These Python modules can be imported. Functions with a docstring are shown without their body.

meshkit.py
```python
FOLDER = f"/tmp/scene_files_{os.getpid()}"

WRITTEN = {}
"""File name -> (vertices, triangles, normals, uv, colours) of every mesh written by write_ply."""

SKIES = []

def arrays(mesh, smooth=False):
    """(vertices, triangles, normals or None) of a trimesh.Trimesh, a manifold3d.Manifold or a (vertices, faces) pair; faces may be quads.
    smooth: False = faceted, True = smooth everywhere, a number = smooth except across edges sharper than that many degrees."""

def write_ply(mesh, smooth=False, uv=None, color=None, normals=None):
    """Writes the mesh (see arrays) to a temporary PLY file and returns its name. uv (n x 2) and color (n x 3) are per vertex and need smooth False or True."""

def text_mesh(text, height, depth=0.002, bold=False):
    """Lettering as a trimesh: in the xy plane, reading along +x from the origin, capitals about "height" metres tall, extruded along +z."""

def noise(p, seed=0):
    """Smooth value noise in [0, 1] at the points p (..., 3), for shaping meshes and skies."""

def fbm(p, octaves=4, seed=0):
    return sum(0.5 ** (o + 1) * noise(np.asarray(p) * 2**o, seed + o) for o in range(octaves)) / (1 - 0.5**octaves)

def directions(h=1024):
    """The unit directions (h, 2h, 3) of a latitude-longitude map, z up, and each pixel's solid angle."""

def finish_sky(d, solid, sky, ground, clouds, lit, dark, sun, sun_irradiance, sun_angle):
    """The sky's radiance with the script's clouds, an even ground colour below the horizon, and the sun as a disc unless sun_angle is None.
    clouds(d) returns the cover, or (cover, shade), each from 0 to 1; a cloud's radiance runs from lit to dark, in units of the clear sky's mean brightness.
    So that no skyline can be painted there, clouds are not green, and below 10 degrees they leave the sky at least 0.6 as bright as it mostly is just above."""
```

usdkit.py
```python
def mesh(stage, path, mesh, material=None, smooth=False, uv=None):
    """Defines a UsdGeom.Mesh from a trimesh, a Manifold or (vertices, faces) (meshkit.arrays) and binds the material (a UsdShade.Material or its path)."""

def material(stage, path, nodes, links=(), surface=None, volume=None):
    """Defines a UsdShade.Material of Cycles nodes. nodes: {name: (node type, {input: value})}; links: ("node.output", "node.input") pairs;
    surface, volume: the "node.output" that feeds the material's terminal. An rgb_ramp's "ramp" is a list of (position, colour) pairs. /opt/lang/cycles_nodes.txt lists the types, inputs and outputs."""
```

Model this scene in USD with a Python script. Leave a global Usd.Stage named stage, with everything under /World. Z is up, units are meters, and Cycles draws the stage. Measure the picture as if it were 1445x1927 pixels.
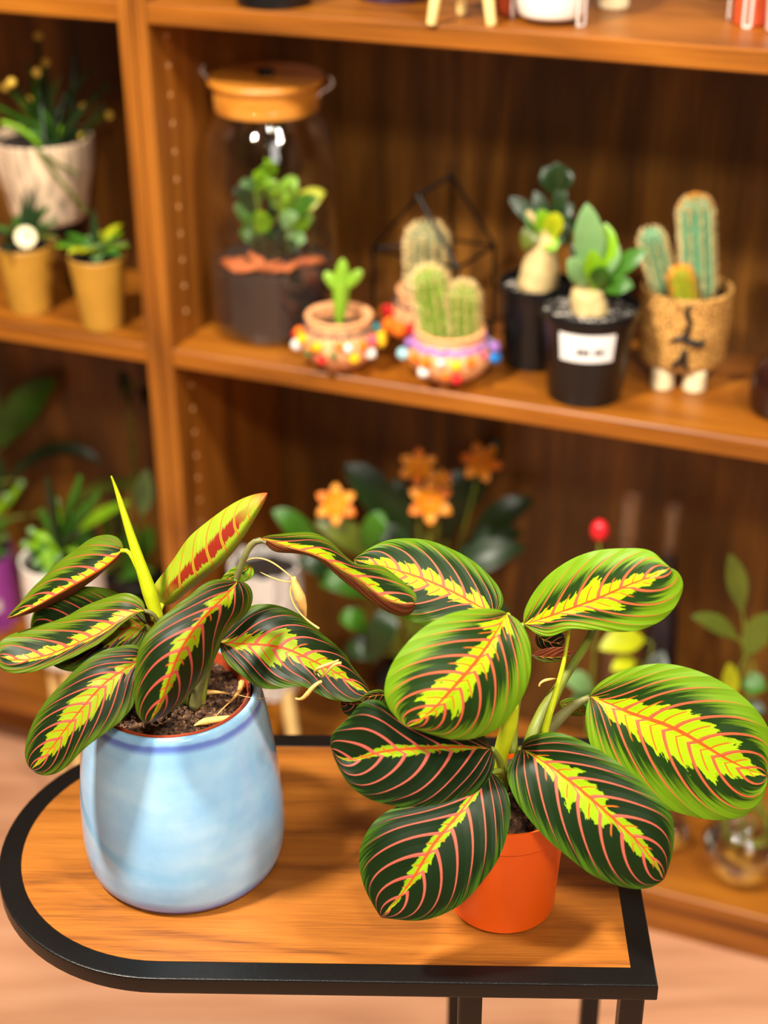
import math, numpy as np, trimesh, usdkit, meshkit
from shapely.geometry import Polygon
from scipy.interpolate import CubicSpline, PchipInterpolator
from pxr import Usd, UsdGeom, UsdLux, UsdShade, Sdf, Gf, Vt

stage = Usd.Stage.CreateInMemory()
UsdGeom.SetStageUpAxis(stage, 'Z'); UsdGeom.SetStageMetersPerUnit(stage, 1.0)
world = UsdGeom.Xform.Define(stage, '/World'); stage.SetDefaultPrim(world.GetPrim())
rng = np.random.default_rng(7)

# ---------------------------------------------------------------- camera
H, F, PITCH, ROLL = 1.57, 2917.9, 0.5064, 0.0055
CAM = np.array([0, 0, H])
FW = np.array([0, math.cos(PITCH), -math.sin(PITCH)]); UP = np.array([0, math.sin(PITCH), math.cos(PITCH)]); RT = np.array([1.0, 0, 0])
cR, sR = math.cos(ROLL), math.sin(ROLL)
cam = UsdGeom.Camera.Define(stage, '/World/camera')
# a camera rolled by ROLL: picture x = c*a - s*b  ->  camera right = c*RT - s*UP, camera up = s*RT + c*UP
right, upv = cR * RT - sR * UP, sR * RT + cR * UP
m = np.eye(4); m[0, :3], m[1, :3], m[2, :3], m[3, :3] = right, upv, -FW, CAM
cam.AddTransformOp().Set(Gf.Matrix4d(*m.ravel().tolist()))
cam.CreateHorizontalApertureAttr(36.0); cam.CreateVerticalApertureAttr(36.0 * 1927 / 1445)
cam.CreateFocalLengthAttr(36.0 * F / 1445)
cam.CreateClippingRangeAttr(Gf.Vec2f(0.05, 100.0))
cam.CreateFStopAttr(4.2); cam.CreateFocusDistanceAttr(1.17)
cam.CreateExposureAttr(0.0)

# ---------------------------------------------------------------- light
def rect(name, loc, target, w, h, power, color):
    l = UsdLux.RectLight.Define(stage, '/World/' + name)
    z = np.array(loc, float) - np.array(target, float); z /= np.linalg.norm(z)
    x = np.cross([0, 0, 1.0], z); x /= np.linalg.norm(x); y = np.cross(z, x)
    mm = np.eye(4); mm[0, :3], mm[1, :3], mm[2, :3], mm[3, :3] = x, y, z, loc
    l.AddTransformOp().Set(Gf.Matrix4d(*mm.ravel().tolist()))
    l.CreateWidthAttr(w); l.CreateHeightAttr(h); l.CreateIntensityAttr(power); l.CreateColorAttr(Gf.Vec3f(*color))
    return l
dome = UsdLux.DomeLight.Define(stage, '/World/ambient_light'); dome.CreateIntensityAttr(0.015); dome.CreateColorAttr(Gf.Vec3f(1.0, 0.88, 0.74))
# ceiling spots: one over the table from the left, one nearer the bookcase, one behind the photographer; and the shop window behind the camera
rect('ceiling_lamp', (0.75, 0.25, 2.60), (-0.1, 1.4, 0.75), 0.20, 0.20, 330.0, (1.0, 0.92, 0.78))
rect('ceiling_lamp_001', (-0.85, 0.62, 2.55), (-0.05, 1.0, 0.70), 0.15, 0.15, 1350.0, (1.0, 0.92, 0.78))
rect('ceiling_lamp_002', (0.15, -0.70, 2.60), (0.1, 1.6, 0.75), 0.22, 0.22, 250.0, (1.0, 0.90, 0.74))
rect('window_light', (0.9, -2.2, 1.9), (0.0, 1.4, 0.8), 1.0, 1.2, 6.0, (1.0, 0.97, 0.92))

for i, (x, y, z) in enumerate(((-.35, -.55, 2.02), (-.22, -.75, 2.16), (-.42, -.85, 2.2), (-.12, -.5, 2.08), (-.28, -.95, 1.96), (.02, -.8, 2.2))):   # a string of small bulbs hanging behind the photographer
    b = UsdLux.SphereLight.Define(stage, f'/World/string_bulb_{i:03d}'); b.AddTranslateOp().Set(Gf.Vec3d(x, y, z)); b.CreateRadiusAttr(.022); b.CreateIntensityAttr(55.0); b.CreateColorAttr(Gf.Vec3f(1.0, .78, .5))

# ---------------------------------------------------------------- picture <-> place (used once, to find where things stand)
def ray(x, y):
    a, b = x - 722.5, 963.5 - y
    return F * FW + (cR * a + sR * b) * RT + (-sR * a + cR * b) * UP
def onz(x, y, z): d = ray(x, y); return CAM + d * ((z - H) / d[2])
def atY(x, y, Y): d = ray(x, y); return CAM + d * (Y / d[1])
YAW, U0, OFF, TH = 0.3766, -0.9383, 1.6277, 0.702
EU = np.array([math.cos(YAW), -math.sin(YAW), 0]); ND = np.array([math.sin(YAW), math.cos(YAW), 0])
def shp(u, d, z): return EU * u + ND * (OFF + d) + np.array([0, 0, z])
def atd(x, y, d): r = ray(x, y); return CAM + r * ((OFF + d) / (r @ ND))
def pxm(P): return F / ((np.asarray(P) - CAM) @ FW)
def proj(P):
    P = np.asarray(P) - CAM; z = P @ FW; X, Y = P @ RT / z * F, P @ UP / z * F
    return 722.5 + cR * X - sR * Y, 963.5 - (sR * X + cR * Y)
def zat(P, py):
    x = proj(P)[0]; return atY(x, py, P[1])[2]
def base_on(px, py, z, w):
    """centre and radius of a round base whose front edge is seen at (px, py) on the level z and is w pixels wide"""
    P = onz(px, py, z); v = P - CAM; v[2] = 0; v /= np.linalg.norm(v); r = w / 2 / pxm(P); return P + v * r, r

# ---------------------------------------------------------------- prims
used, LOC = {}, {}
def uname(parent, name):
    k = (parent, name); used[k] = used.get(k, -1) + 1
    return f'{parent}/{name}' + (f'_{used[k]:03d}' if used[k] else '')
def tag(prim, **kw):
    for k, v in kw.items():
        if v: prim.SetCustomDataByKey(k, v)
def thing(name, label, category, loc=(0, 0, 0), group=None, rotz=None, kind=None):
    p = uname('/World', name); x = UsdGeom.Xform.Define(stage, p); x.AddTranslateOp().Set(Gf.Vec3d(*map(float, loc)))
    if rotz is not None: x.AddRotateZOp().Set(math.degrees(rotz))
    LOC[p] = np.zeros(3) if rotz is not None else np.array(loc, float)
    tag(x.GetPrim(), label=label, category=category, group=group, kind=kind); return p
def part(parent, name, mesh, mat, smooth=40, label=None, kind=None, primvars=None):
    p = uname(parent, name); off = LOC.get(parent, np.zeros(3)); LOC[p] = off
    if isinstance(mesh, list): mesh = trimesh.util.concatenate(mesh)
    if isinstance(mesh, tuple): mesh = (np.asarray(mesh[0]) - off, mesh[1])
    else: mesh = mesh.copy(); mesh.apply_translation(-off)
    g = usdkit.mesh(stage, p, mesh, mat, smooth=smooth)
    if primvars:
        for k, a in primvars.items():
            UsdGeom.PrimvarsAPI(g).CreatePrimvar(k, Sdf.ValueTypeNames.Float3Array, 'vertex').Set(Vt.Vec3fArray.FromNumpy(np.asarray(a, np.float32)))
    tag(g.GetPrim(), label=label, kind=kind); return p
def struct(name, mesh, mat):
    p = part('/World', name, mesh, mat, False); tag(stage.GetPrimAtPath(p), kind='structure'); return p

# ---------------------------------------------------------------- shapes
def grid_faces(n, m, wrap=False):
    i, j = np.meshgrid(np.arange(n - 1), np.arange(m if wrap else m - 1), indexing='ij'); k = (j + 1) % m
    return np.stack([i * m + j, i * m + k, (i + 1) * m + k, (i + 1) * m + j], -1).reshape(-1, 4)
def quads(v, f):
    f = np.asarray(f); m_ = trimesh.Trimesh(v, np.vstack([f[:, [0, 1, 2]], f[:, [0, 2, 3]]]), process=False)
    if m_.volume < 0: m_.faces = m_.faces[:, ::-1]
    return m_
def lathe(prof, c=(0, 0, 0), n=48, wob=None):
    prof = np.array(prof, float); a = np.arange(n) * 2 * np.pi / n
    r = prof[:, 0][:, None] * np.ones(n)
    if wob is not None: r = r * wob(a[None, :], prof[:, 1][:, None])
    v = np.stack([r * np.cos(a), r * np.sin(a), prof[:, 1][:, None] + 0 * r], -1).reshape(-1, 3) + np.array(c)
    return quads(v, grid_faces(len(prof), n, True))
def spline(pts, n):
    pts = np.asarray(pts, float); t = np.concatenate([[0], np.cumsum(np.linalg.norm(np.diff(pts, axis=0), axis=1))]); t /= t[-1]
    return CubicSpline(t, pts)(np.linspace(0, 1, n)) if len(pts) > 2 else pts[0] + np.linspace(0, 1, n)[:, None] * (pts[-1] - pts[0])
def prof_(pts, n):
    pts = np.asarray(pts, float); t = np.concatenate([[0], np.cumsum(np.linalg.norm(np.diff(pts, axis=0), axis=1))])
    return PchipInterpolator(t, pts)(np.unique(np.concatenate([np.linspace(0, t[-1], n), t])))
def tube(pts, r, n=10, seg=None, caps=True):
    p = spline(pts, seg) if seg else np.asarray(pts, float)
    r = np.interp(np.linspace(0, 1, len(p)), np.linspace(0, 1, len(np.atleast_1d(r))), np.atleast_1d(r))
    if caps: p = np.vstack([p[0] - (p[1] - p[0]) * 1e-3, p, p[-1] + (p[-1] - p[-2]) * 1e-3]); r = np.concatenate([[1e-5], r, [1e-5]])
    t = np.gradient(p, axis=0); t /= np.linalg.norm(t, axis=1, keepdims=True) + 1e-12
    ref = np.array([0.31, 0.2, 0.93]); a = np.cross(t, ref); bad = np.linalg.norm(a, axis=1) < .1
    if bad.any(): a = np.cross(t, [1.0, .1, 0])
    a /= np.linalg.norm(a, axis=1, keepdims=True); b = np.cross(t, a); ang = np.arange(n) * 2 * np.pi / n
    v = p[:, None] + r[:, None, None] * (np.cos(ang)[None, :, None] * a[:, None] + np.sin(ang)[None, :, None] * b[:, None])
    return quads(v.reshape(-1, 3), grid_faces(len(p), n, True))
def ball(c, r, sub=2):
    m_ = trimesh.creation.icosphere(sub); m_.apply_scale(r); m_.apply_translation(c); return m_
def box(lo, hi, ch=0.0015):
    """a box with chamfered edges"""
    lo, hi = np.array(lo, float), np.array(hi, float); pts = []
    for k in range(3):
        a, b = lo + ch, hi - ch; a[k], b[k] = lo[k], hi[k]
        pts += [[(a, b)[i][0], (a, b)[j][1], (a, b)[l][2]] for i in (0, 1) for j in (0, 1) for l in (0, 1)]
    return trimesh.convex.convex_hull(np.array(pts))
def two_sided(g, n, m, th):
    """a closed thin sheet from a grid of points (n x m)"""
    t = np.gradient(g, axis=0); s = np.gradient(g, axis=1); nn = np.cross(s, t); nn /= np.linalg.norm(nn, axis=2, keepdims=True) + 1e-12
    v = np.vstack([(g + nn * th).reshape(-1, 3), (g - nn * th).reshape(-1, 3)]); f = grid_faces(n, m); N = n * m
    idx = np.arange(N).reshape(n, m); rim = np.concatenate([idx[0, :-1], idx[:-1, -1], idx[-1, :0:-1], idx[:0:-1, 0]]); nx = np.roll(rim, -1)
    return v, np.vstack([f[:, ::-1], f + N, np.stack([rim, nx, nx + N, rim + N], 1)])
def blade(p0, p1, w, bend=(0, 0, 0), nrm=None, n=12, m=5, peak=.45, fold=.12, tipw=.02, basew=.15, th=.0004):
    """a leaf from p0 to p1, w wide, its middle moved by bend"""
    p0, p1 = np.array(p0, float), np.array(p1, float); t = np.linspace(0, 1, n)[:, None]
    c = p0 + (p1 - p0) * t + np.array(bend) * 4 * t * (1 - t)
    tan = np.gradient(c, axis=0); tan /= np.linalg.norm(tan, axis=1, keepdims=True)
    nrm = (CAM - c) * [.6, .6, 1] if nrm is None else np.array(nrm, float) + 0 * c
    nrm = nrm / np.linalg.norm(nrm, axis=1, keepdims=True)
    s = np.cross(tan, nrm); s /= np.linalg.norm(s, axis=1, keepdims=True) + 1e-9; up = np.cross(s, tan)
    q = t[:, 0]; prof = np.where(q < peak, basew + (1 - basew) * np.sin(q / peak * np.pi / 2), tipw + (1 - tipw) * np.clip(np.cos((q - peak) / (1 - peak) * np.pi / 2), 0, 1) ** .8)
    v = np.linspace(-1, 1, m)
    g = c[:, None] + s[:, None] * (prof[:, None] * v * w / 2)[..., None] + up[:, None] * (fold * w * prof[:, None] * np.abs(v))[..., None]
    return quads(*two_sided(g, n, m, th))

# ---------------------------------------------------------------- materials
def M(name, nodes, links=(), surface='p.BSDF'): return usdkit.material(stage, '/World/Looks/' + name, nodes, links, surface=surface)
def lin(*c): return tuple(((x / 255 + .055) / 1.055) ** 2.4 if x > 10 else x / 255 / 12.92 for x in c)
def plain(name, col, rough=.5, var=.12, scale=30, bump=0.0, bscale=200, **kw):
    """one colour with a little mottling"""
    c = np.array(lin(*col)); lo, hi = c * (1 - var), np.clip(c * (1 + var), 0, 1)
    nodes = {'tc': ('texture_coordinate', {}), 'n': ('noise_texture', {'scale': scale, 'detail': 4.0}), 'r': ('rgb_ramp', {'ramp': [(.3, lo), (.7, hi)]}), 'p': ('principled_bsdf', {'roughness': rough, **kw})}
    links = [('tc.object', 'n.vector'), ('n.fac', 'r.fac'), ('r.color', 'p.base_color')]
    if bump:
        nodes.update(n2=('noise_texture', {'scale': bscale, 'detail': 3.0}), b=('bump', {'strength': 1.0, 'distance': bump})); links += [('tc.object', 'n2.vector'), ('n2.fac', 'b.height'), ('b.normal', 'p.normal')]
    return M(name, nodes, links)
def wood(name, dark, mid, light, along, rough=.4, across=38.0, stretch=1.6, fig=5.0, **kw):
    """sawn and varnished wood; along = the axis of the grain"""
    sc = [across] * 3; sc[along] = stretch; s2 = [across * 9] * 3; s2[along] = stretch * 5; s3 = [fig] * 3; s3[along] = fig * .16
    nodes = {'tc': ('texture_coordinate', {}), 'm': ('mapping', {'scale': tuple(sc)}), 'm2': ('mapping', {'scale': tuple(s2)}), 'm3': ('mapping', {'scale': tuple(s3)}),
             'n3': ('noise_texture', {'scale': 1.0, 'detail': 2.0}), 'k': ('math', {'math_type': 'multiply', 'value2': 9.0}), 'fr': ('math', {'math_type': 'pingpong', 'value2': .5}),
             'n': ('noise_texture', {'scale': 1.0, 'detail': 5.0, 'roughness': .6, 'distortion': .4}), 'n2': ('noise_texture', {'scale': 1.0, 'detail': 2.0}),
             'a': ('math', {'math_type': 'multiply_add', 'value2': .55}), 'a2': ('math', {'math_type': 'multiply_add', 'value2': .4}), 'a3': ('math', {'math_type': 'multiply_add', 'value2': .35, 'value3': 0.0}),
             'r': ('rgb_ramp', {'ramp': [(.28, lin(*dark)), (.55, lin(*mid)), (.85, lin(*light))]}), 'p': ('principled_bsdf', {'roughness': rough, **kw}), 'b': ('bump', {'strength': .5, 'distance': .0004})}
    links = [('tc.object', 'm.vector'), ('tc.object', 'm2.vector'), ('tc.object', 'm3.vector'), ('m.vector', 'n.vector'), ('m2.vector', 'n2.vector'), ('m3.vector', 'n3.vector'), ('n3.fac', 'k.value1'), ('k.value', 'fr.value1'),
             ('fr.value', 'a3.value1'), ('n2.fac', 'a2.value1'), ('a3.value', 'a2.value3'), ('n.fac', 'a.value1'), ('a2.value', 'a.value3'), ('a.value', 'r.fac'), ('r.color', 'p.base_color'), ('n2.fac', 'b.height'), ('b.normal', 'p.normal')]
    return M(name, nodes, links)
def leafy(name, col, rough=.38, var=.3, scale=14, tr=.25, **kw):
    c = np.array(lin(*col)); 
    nodes = {'tc': ('texture_coordinate', {}), 'n': ('noise_texture', {'scale': scale, 'detail': 3.0}), 'r': ('rgb_ramp', {'ramp': [(.3, c * (1 - var)), (.7, np.clip(c * (1 + var), 0, 1))]}), 'p': ('principled_bsdf', {'roughness': rough, **kw}), 't': ('translucent_bsdf', {}), 'x': ('mix_closure', {'fac': tr})}
    return M(name, nodes, [('tc.object', 'n.vector'), ('n.fac', 'r.fac'), ('r.color', 'p.base_color'), ('r.color', 't.color'), ('p.BSDF', 'x.closure1'), ('t.BSDF', 'x.closure2')], 'x.closure')
def pane(name, tint=(1, 1, 1), rough=.02):
    return M(name, {'f': ('layer_weight', {'blend': .5}), 'k': ('math', {'math_type': 'power', 'value2': 2.6}), 'k2': ('math', {'math_type': 'multiply_add', 'value2': .75, 'value3': .045}), 't': ('transparent_bsdf', {'color': tint}), 'g': ('glossy_bsdf', {'roughness': rough, 'color': (1, 1, 1)}), 'x': ('mix_closure', {})},
             [('f.facing', 'k.value1'), ('k.value', 'k2.value1'), ('k2.value', 'x.fac'), ('t.BSDF', 'x.closure1'), ('g.BSDF', 'x.closure2')], 'x.closure')

shelf_wood = wood('shelf_wood', (78, 40, 6), (142, 80, 16), (178, 110, 30), 0)
upright_wood = wood('upright_wood', (78, 40, 9), (140, 80, 20), (174, 108, 36), 2)
back_wood = wood('back_wood', (34, 18, 4), (96, 58, 14), (156, 102, 34), 2, across=26, fig=4.0)
table_wood = wood('table_wood', (70, 32, 8), (146, 84, 22), (170, 106, 36), 0, rough=.45, across=70, stretch=4.0, fig=7.0)
floor_wood = wood('floor_wood', (140, 92, 66), (186, 132, 98), (204, 154, 122), 0, rough=.5, across=14, stretch=1.2, fig=3.0)
light_wood = wood('light_wood', (156, 92, 22), (200, 126, 40), (222, 154, 70), 0, across=60)
leg_wood = plain('leg_wood', (232, 196, 126), .45)
iron = plain('black_metal', (9, 8, 8), .36, bump=.0002, bscale=900, specular_ior_level=.35)
wall_paint = plain('wall_paint', (190, 170, 140), .8)
terracotta = plain('terracotta_clay', (236, 166, 112), .75, var=.1, bump=.0004)
terra_rim = plain('terracotta_rim', (176, 66, 30), .6)
orange_plastic = plain('orange_plastic', (240, 92, 6), .42, var=.03)
black_plastic = plain('black_plastic', (16, 16, 17), .3, var=.05)
cream = plain('cream_glaze', (236, 220, 178), .4)
white_gl = plain('white_glaze', (232, 222, 212), .3, var=.04)
gold_paper = plain('kraft_card', (178, 128, 42), .5, var=.08)
wire_white = plain('white_wire', (226, 212, 204), .35, var=.02)
purple_gl = plain('purple_glaze', (158, 66, 156), .4)
dark_purple = plain('dark_purple_glaze', (54, 36, 60), .25)
pink_gl = plain('pale_pink_glaze', (226, 186, 172), .4)
rust_gl = plain('rust_red_clay', (190, 74, 30), .6)
brown_gl = plain('dark_brown_glaze', (44, 20, 14), .12, var=.2)
caudex = plain('caudex_bark', (206, 178, 122), .7, var=.18, scale=60, bump=.0008)
stem_green = leafy('stem_green', (128, 138, 46), .45, scale=40)
stem_yellow = leafy('stem_yellow_green', (196, 206, 24), .4, scale=30, var=.15)
stem_grey = leafy('stem_grey_green', (116, 112, 64), .5, scale=60)
dry = plain('dry_straw', (214, 164, 88), .7, var=.2, scale=120)
g_dark = leafy('dark_green_leaf', (30, 52, 20), tr=.1)
g_mid = leafy('mid_green_leaf', (62, 112, 26))
g_lit = leafy('bright_green_leaf', (134, 184, 26))
g_pale = leafy('pale_green_leaf', (128, 168, 104), var=.2)
g_yellow = leafy('yellow_green_leaf', (190, 196, 26), var=.2)
g_olive = leafy('olive_green_leaf', (96, 106, 34))
yellow_tip = plain('yellow_tip', (232, 190, 70), .5)
petal_mat = leafy('orange_petal', (255, 164, 30), .45, var=.08)
petal_core = leafy('deep_orange_petal', (252, 136, 16), .5, var=.1)
spine = plain('cactus_spine', (226, 196, 136), .6)
spine_orange = plain('orange_cactus_spine', (224, 146, 40), .6)
cact_green = plain('cactus_skin', (120, 150, 44), .55, scale=80)
cact_blue = plain('blue_green_cactus_skin', (92, 140, 100), .55, scale=80)
cact_lime = plain('lime_cactus_skin', (124, 168, 34), .5, scale=60)
bark = plain('bark_chip', (196, 104, 54), .8, var=.25, scale=60, bump=.001)
ink = plain('black_brushwork', (28, 24, 20), .4)
paper = plain('white_paper', (244, 240, 238), .6, var=.01)
red_gl = plain('red_bud', (214, 30, 40), .3)
glass = pane('clear_glass')
glass_dark = pane('smoked_glass', (.12, .11, .12))
water = M('water_glass', {'p': ('principled_bsdf', {'transmission_weight': 1.0, 'roughness': 0.0, 'ior': 1.33, 'base_color': (.95, .9, .78)})})
soil = M('potting_soil', {'tc': ('texture_coordinate', {}), 'n': ('noise_texture', {'scale': 260.0, 'detail': 6.0}), 'r': ('rgb_ramp', {'ramp': [(.35, lin(26, 14, 8)), (.55, lin(84, 54, 32)), (.72, lin(150, 108, 70))]}), 'p': ('principled_bsdf', {'roughness': .9})}, [('tc.object', 'n.vector'), ('n.fac', 'r.fac'), ('r.color', 'p.base_color')])
soil_dark = plain('dark_soil', (30, 16, 9), .9, var=.6, scale=140)
grit = M('grit_topped_soil', {'tc': ('texture_coordinate', {}), 'v': ('voronoi_texture', {'scale': 240.0}), 'w': ('separate_color', {}), 'r': ('rgb_ramp', {'ramp': [(.0, lin(16, 13, 12)), (.8, lin(44, 38, 34)), (.86, lin(190, 180, 170))]}), 'p': ('principled_bsdf', {'roughness': .9})}, [('tc.object', 'v.vector'), ('v.color', 'w.color'), ('w.r', 'r.fac'), ('r.color', 'p.base_color')])
blue_glaze = M('pale_blue_glaze', {
    'tc': ('texture_coordinate', {}), 'z': ('separate_xyz', {}), 'n': ('noise_texture', {'scale': 16.0, 'detail': 5.0, 'roughness': .6}), 'ms': ('mapping', {'scale': (12., 12., 60.)}), 'n2': ('noise_texture', {'scale': 1.0, 'detail': 3.0}),
    'ad': ('math', {'math_type': 'multiply_add', 'value2': .3}), 'h': ('math', {'math_type': 'multiply', 'value2': .7}), 'r': ('rgb_ramp', {'ramp': [(.3, lin(122, 176, 222)), (.5, lin(146, 194, 230)), (.72, lin(176, 212, 236))]}),
    'wz': ('math', {'math_type': 'multiply_add', 'value2': .006}), 'rz': ('rgb_ramp', {'ramp': [(0, (.95,) * 3), (.03, (.95,) * 3), (.055, (.7,) * 3), (.11, (0,) * 3), (.915, (0,) * 3), (.94, (.75,) * 3), (.955, (.8,) * 3), (.968, (.1,) * 3), (1.0, (0,) * 3)]}),
    'sc': ('math', {'math_type': 'divide', 'value2': .168}), 'mx': ('mix', {'color2': lin(72, 80, 176)}), 'p': ('principled_bsdf', {'roughness': .12, 'coat_weight': .3, 'coat_roughness': .05})},
    [('tc.object', 'z.vector'), ('tc.object', 'n.vector'), ('tc.object', 'ms.vector'), ('ms.vector', 'n2.vector'), ('n.fac', 'h.value1'), ('n2.fac', 'ad.value1'), ('h.value', 'ad.value3'), ('ad.value', 'r.fac'),
     ('n.fac', 'wz.value1'), ('z.z', 'wz.value3'), ('wz.value', 'sc.value1'), ('sc.value', 'rz.fac'), ('rz.color', 'mx.fac'), ('r.color', 'mx.color1'), ('mx.color', 'p.base_color')])
stoneware = M('speckled_stoneware', {'tc': ('texture_coordinate', {}), 'n': ('noise_texture', {'scale': 300.0, 'detail': 2.0}), 'r': ('rgb_ramp', {'ramp': [(.38, lin(76, 44, 16)), (.48, lin(198, 144, 74)), (.8, lin(224, 176, 104))]}), 'p': ('principled_bsdf', {'roughness': .35})}, [('tc.object', 'n.vector'), ('n.fac', 'r.fac'), ('r.color', 'p.base_color')])
stripe_gl = M('streaked_white_glaze', {'tc': ('texture_coordinate', {}), 'm': ('mapping', {'scale': (150., 150., 7.)}), 'n': ('noise_texture', {'scale': 1.0, 'detail': 3.0}), 'r': ('rgb_ramp', {'ramp': [(.35, lin(150, 130, 110)), (.5, lin(222, 190, 158)), (.7, lin(236, 206, 170))]}), 'p': ('principled_bsdf', {'roughness': .5})}, [('tc.object', 'm.vector'), ('m.vector', 'n.vector'), ('n.fac', 'r.fac'), ('r.color', 'p.base_color')])

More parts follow.
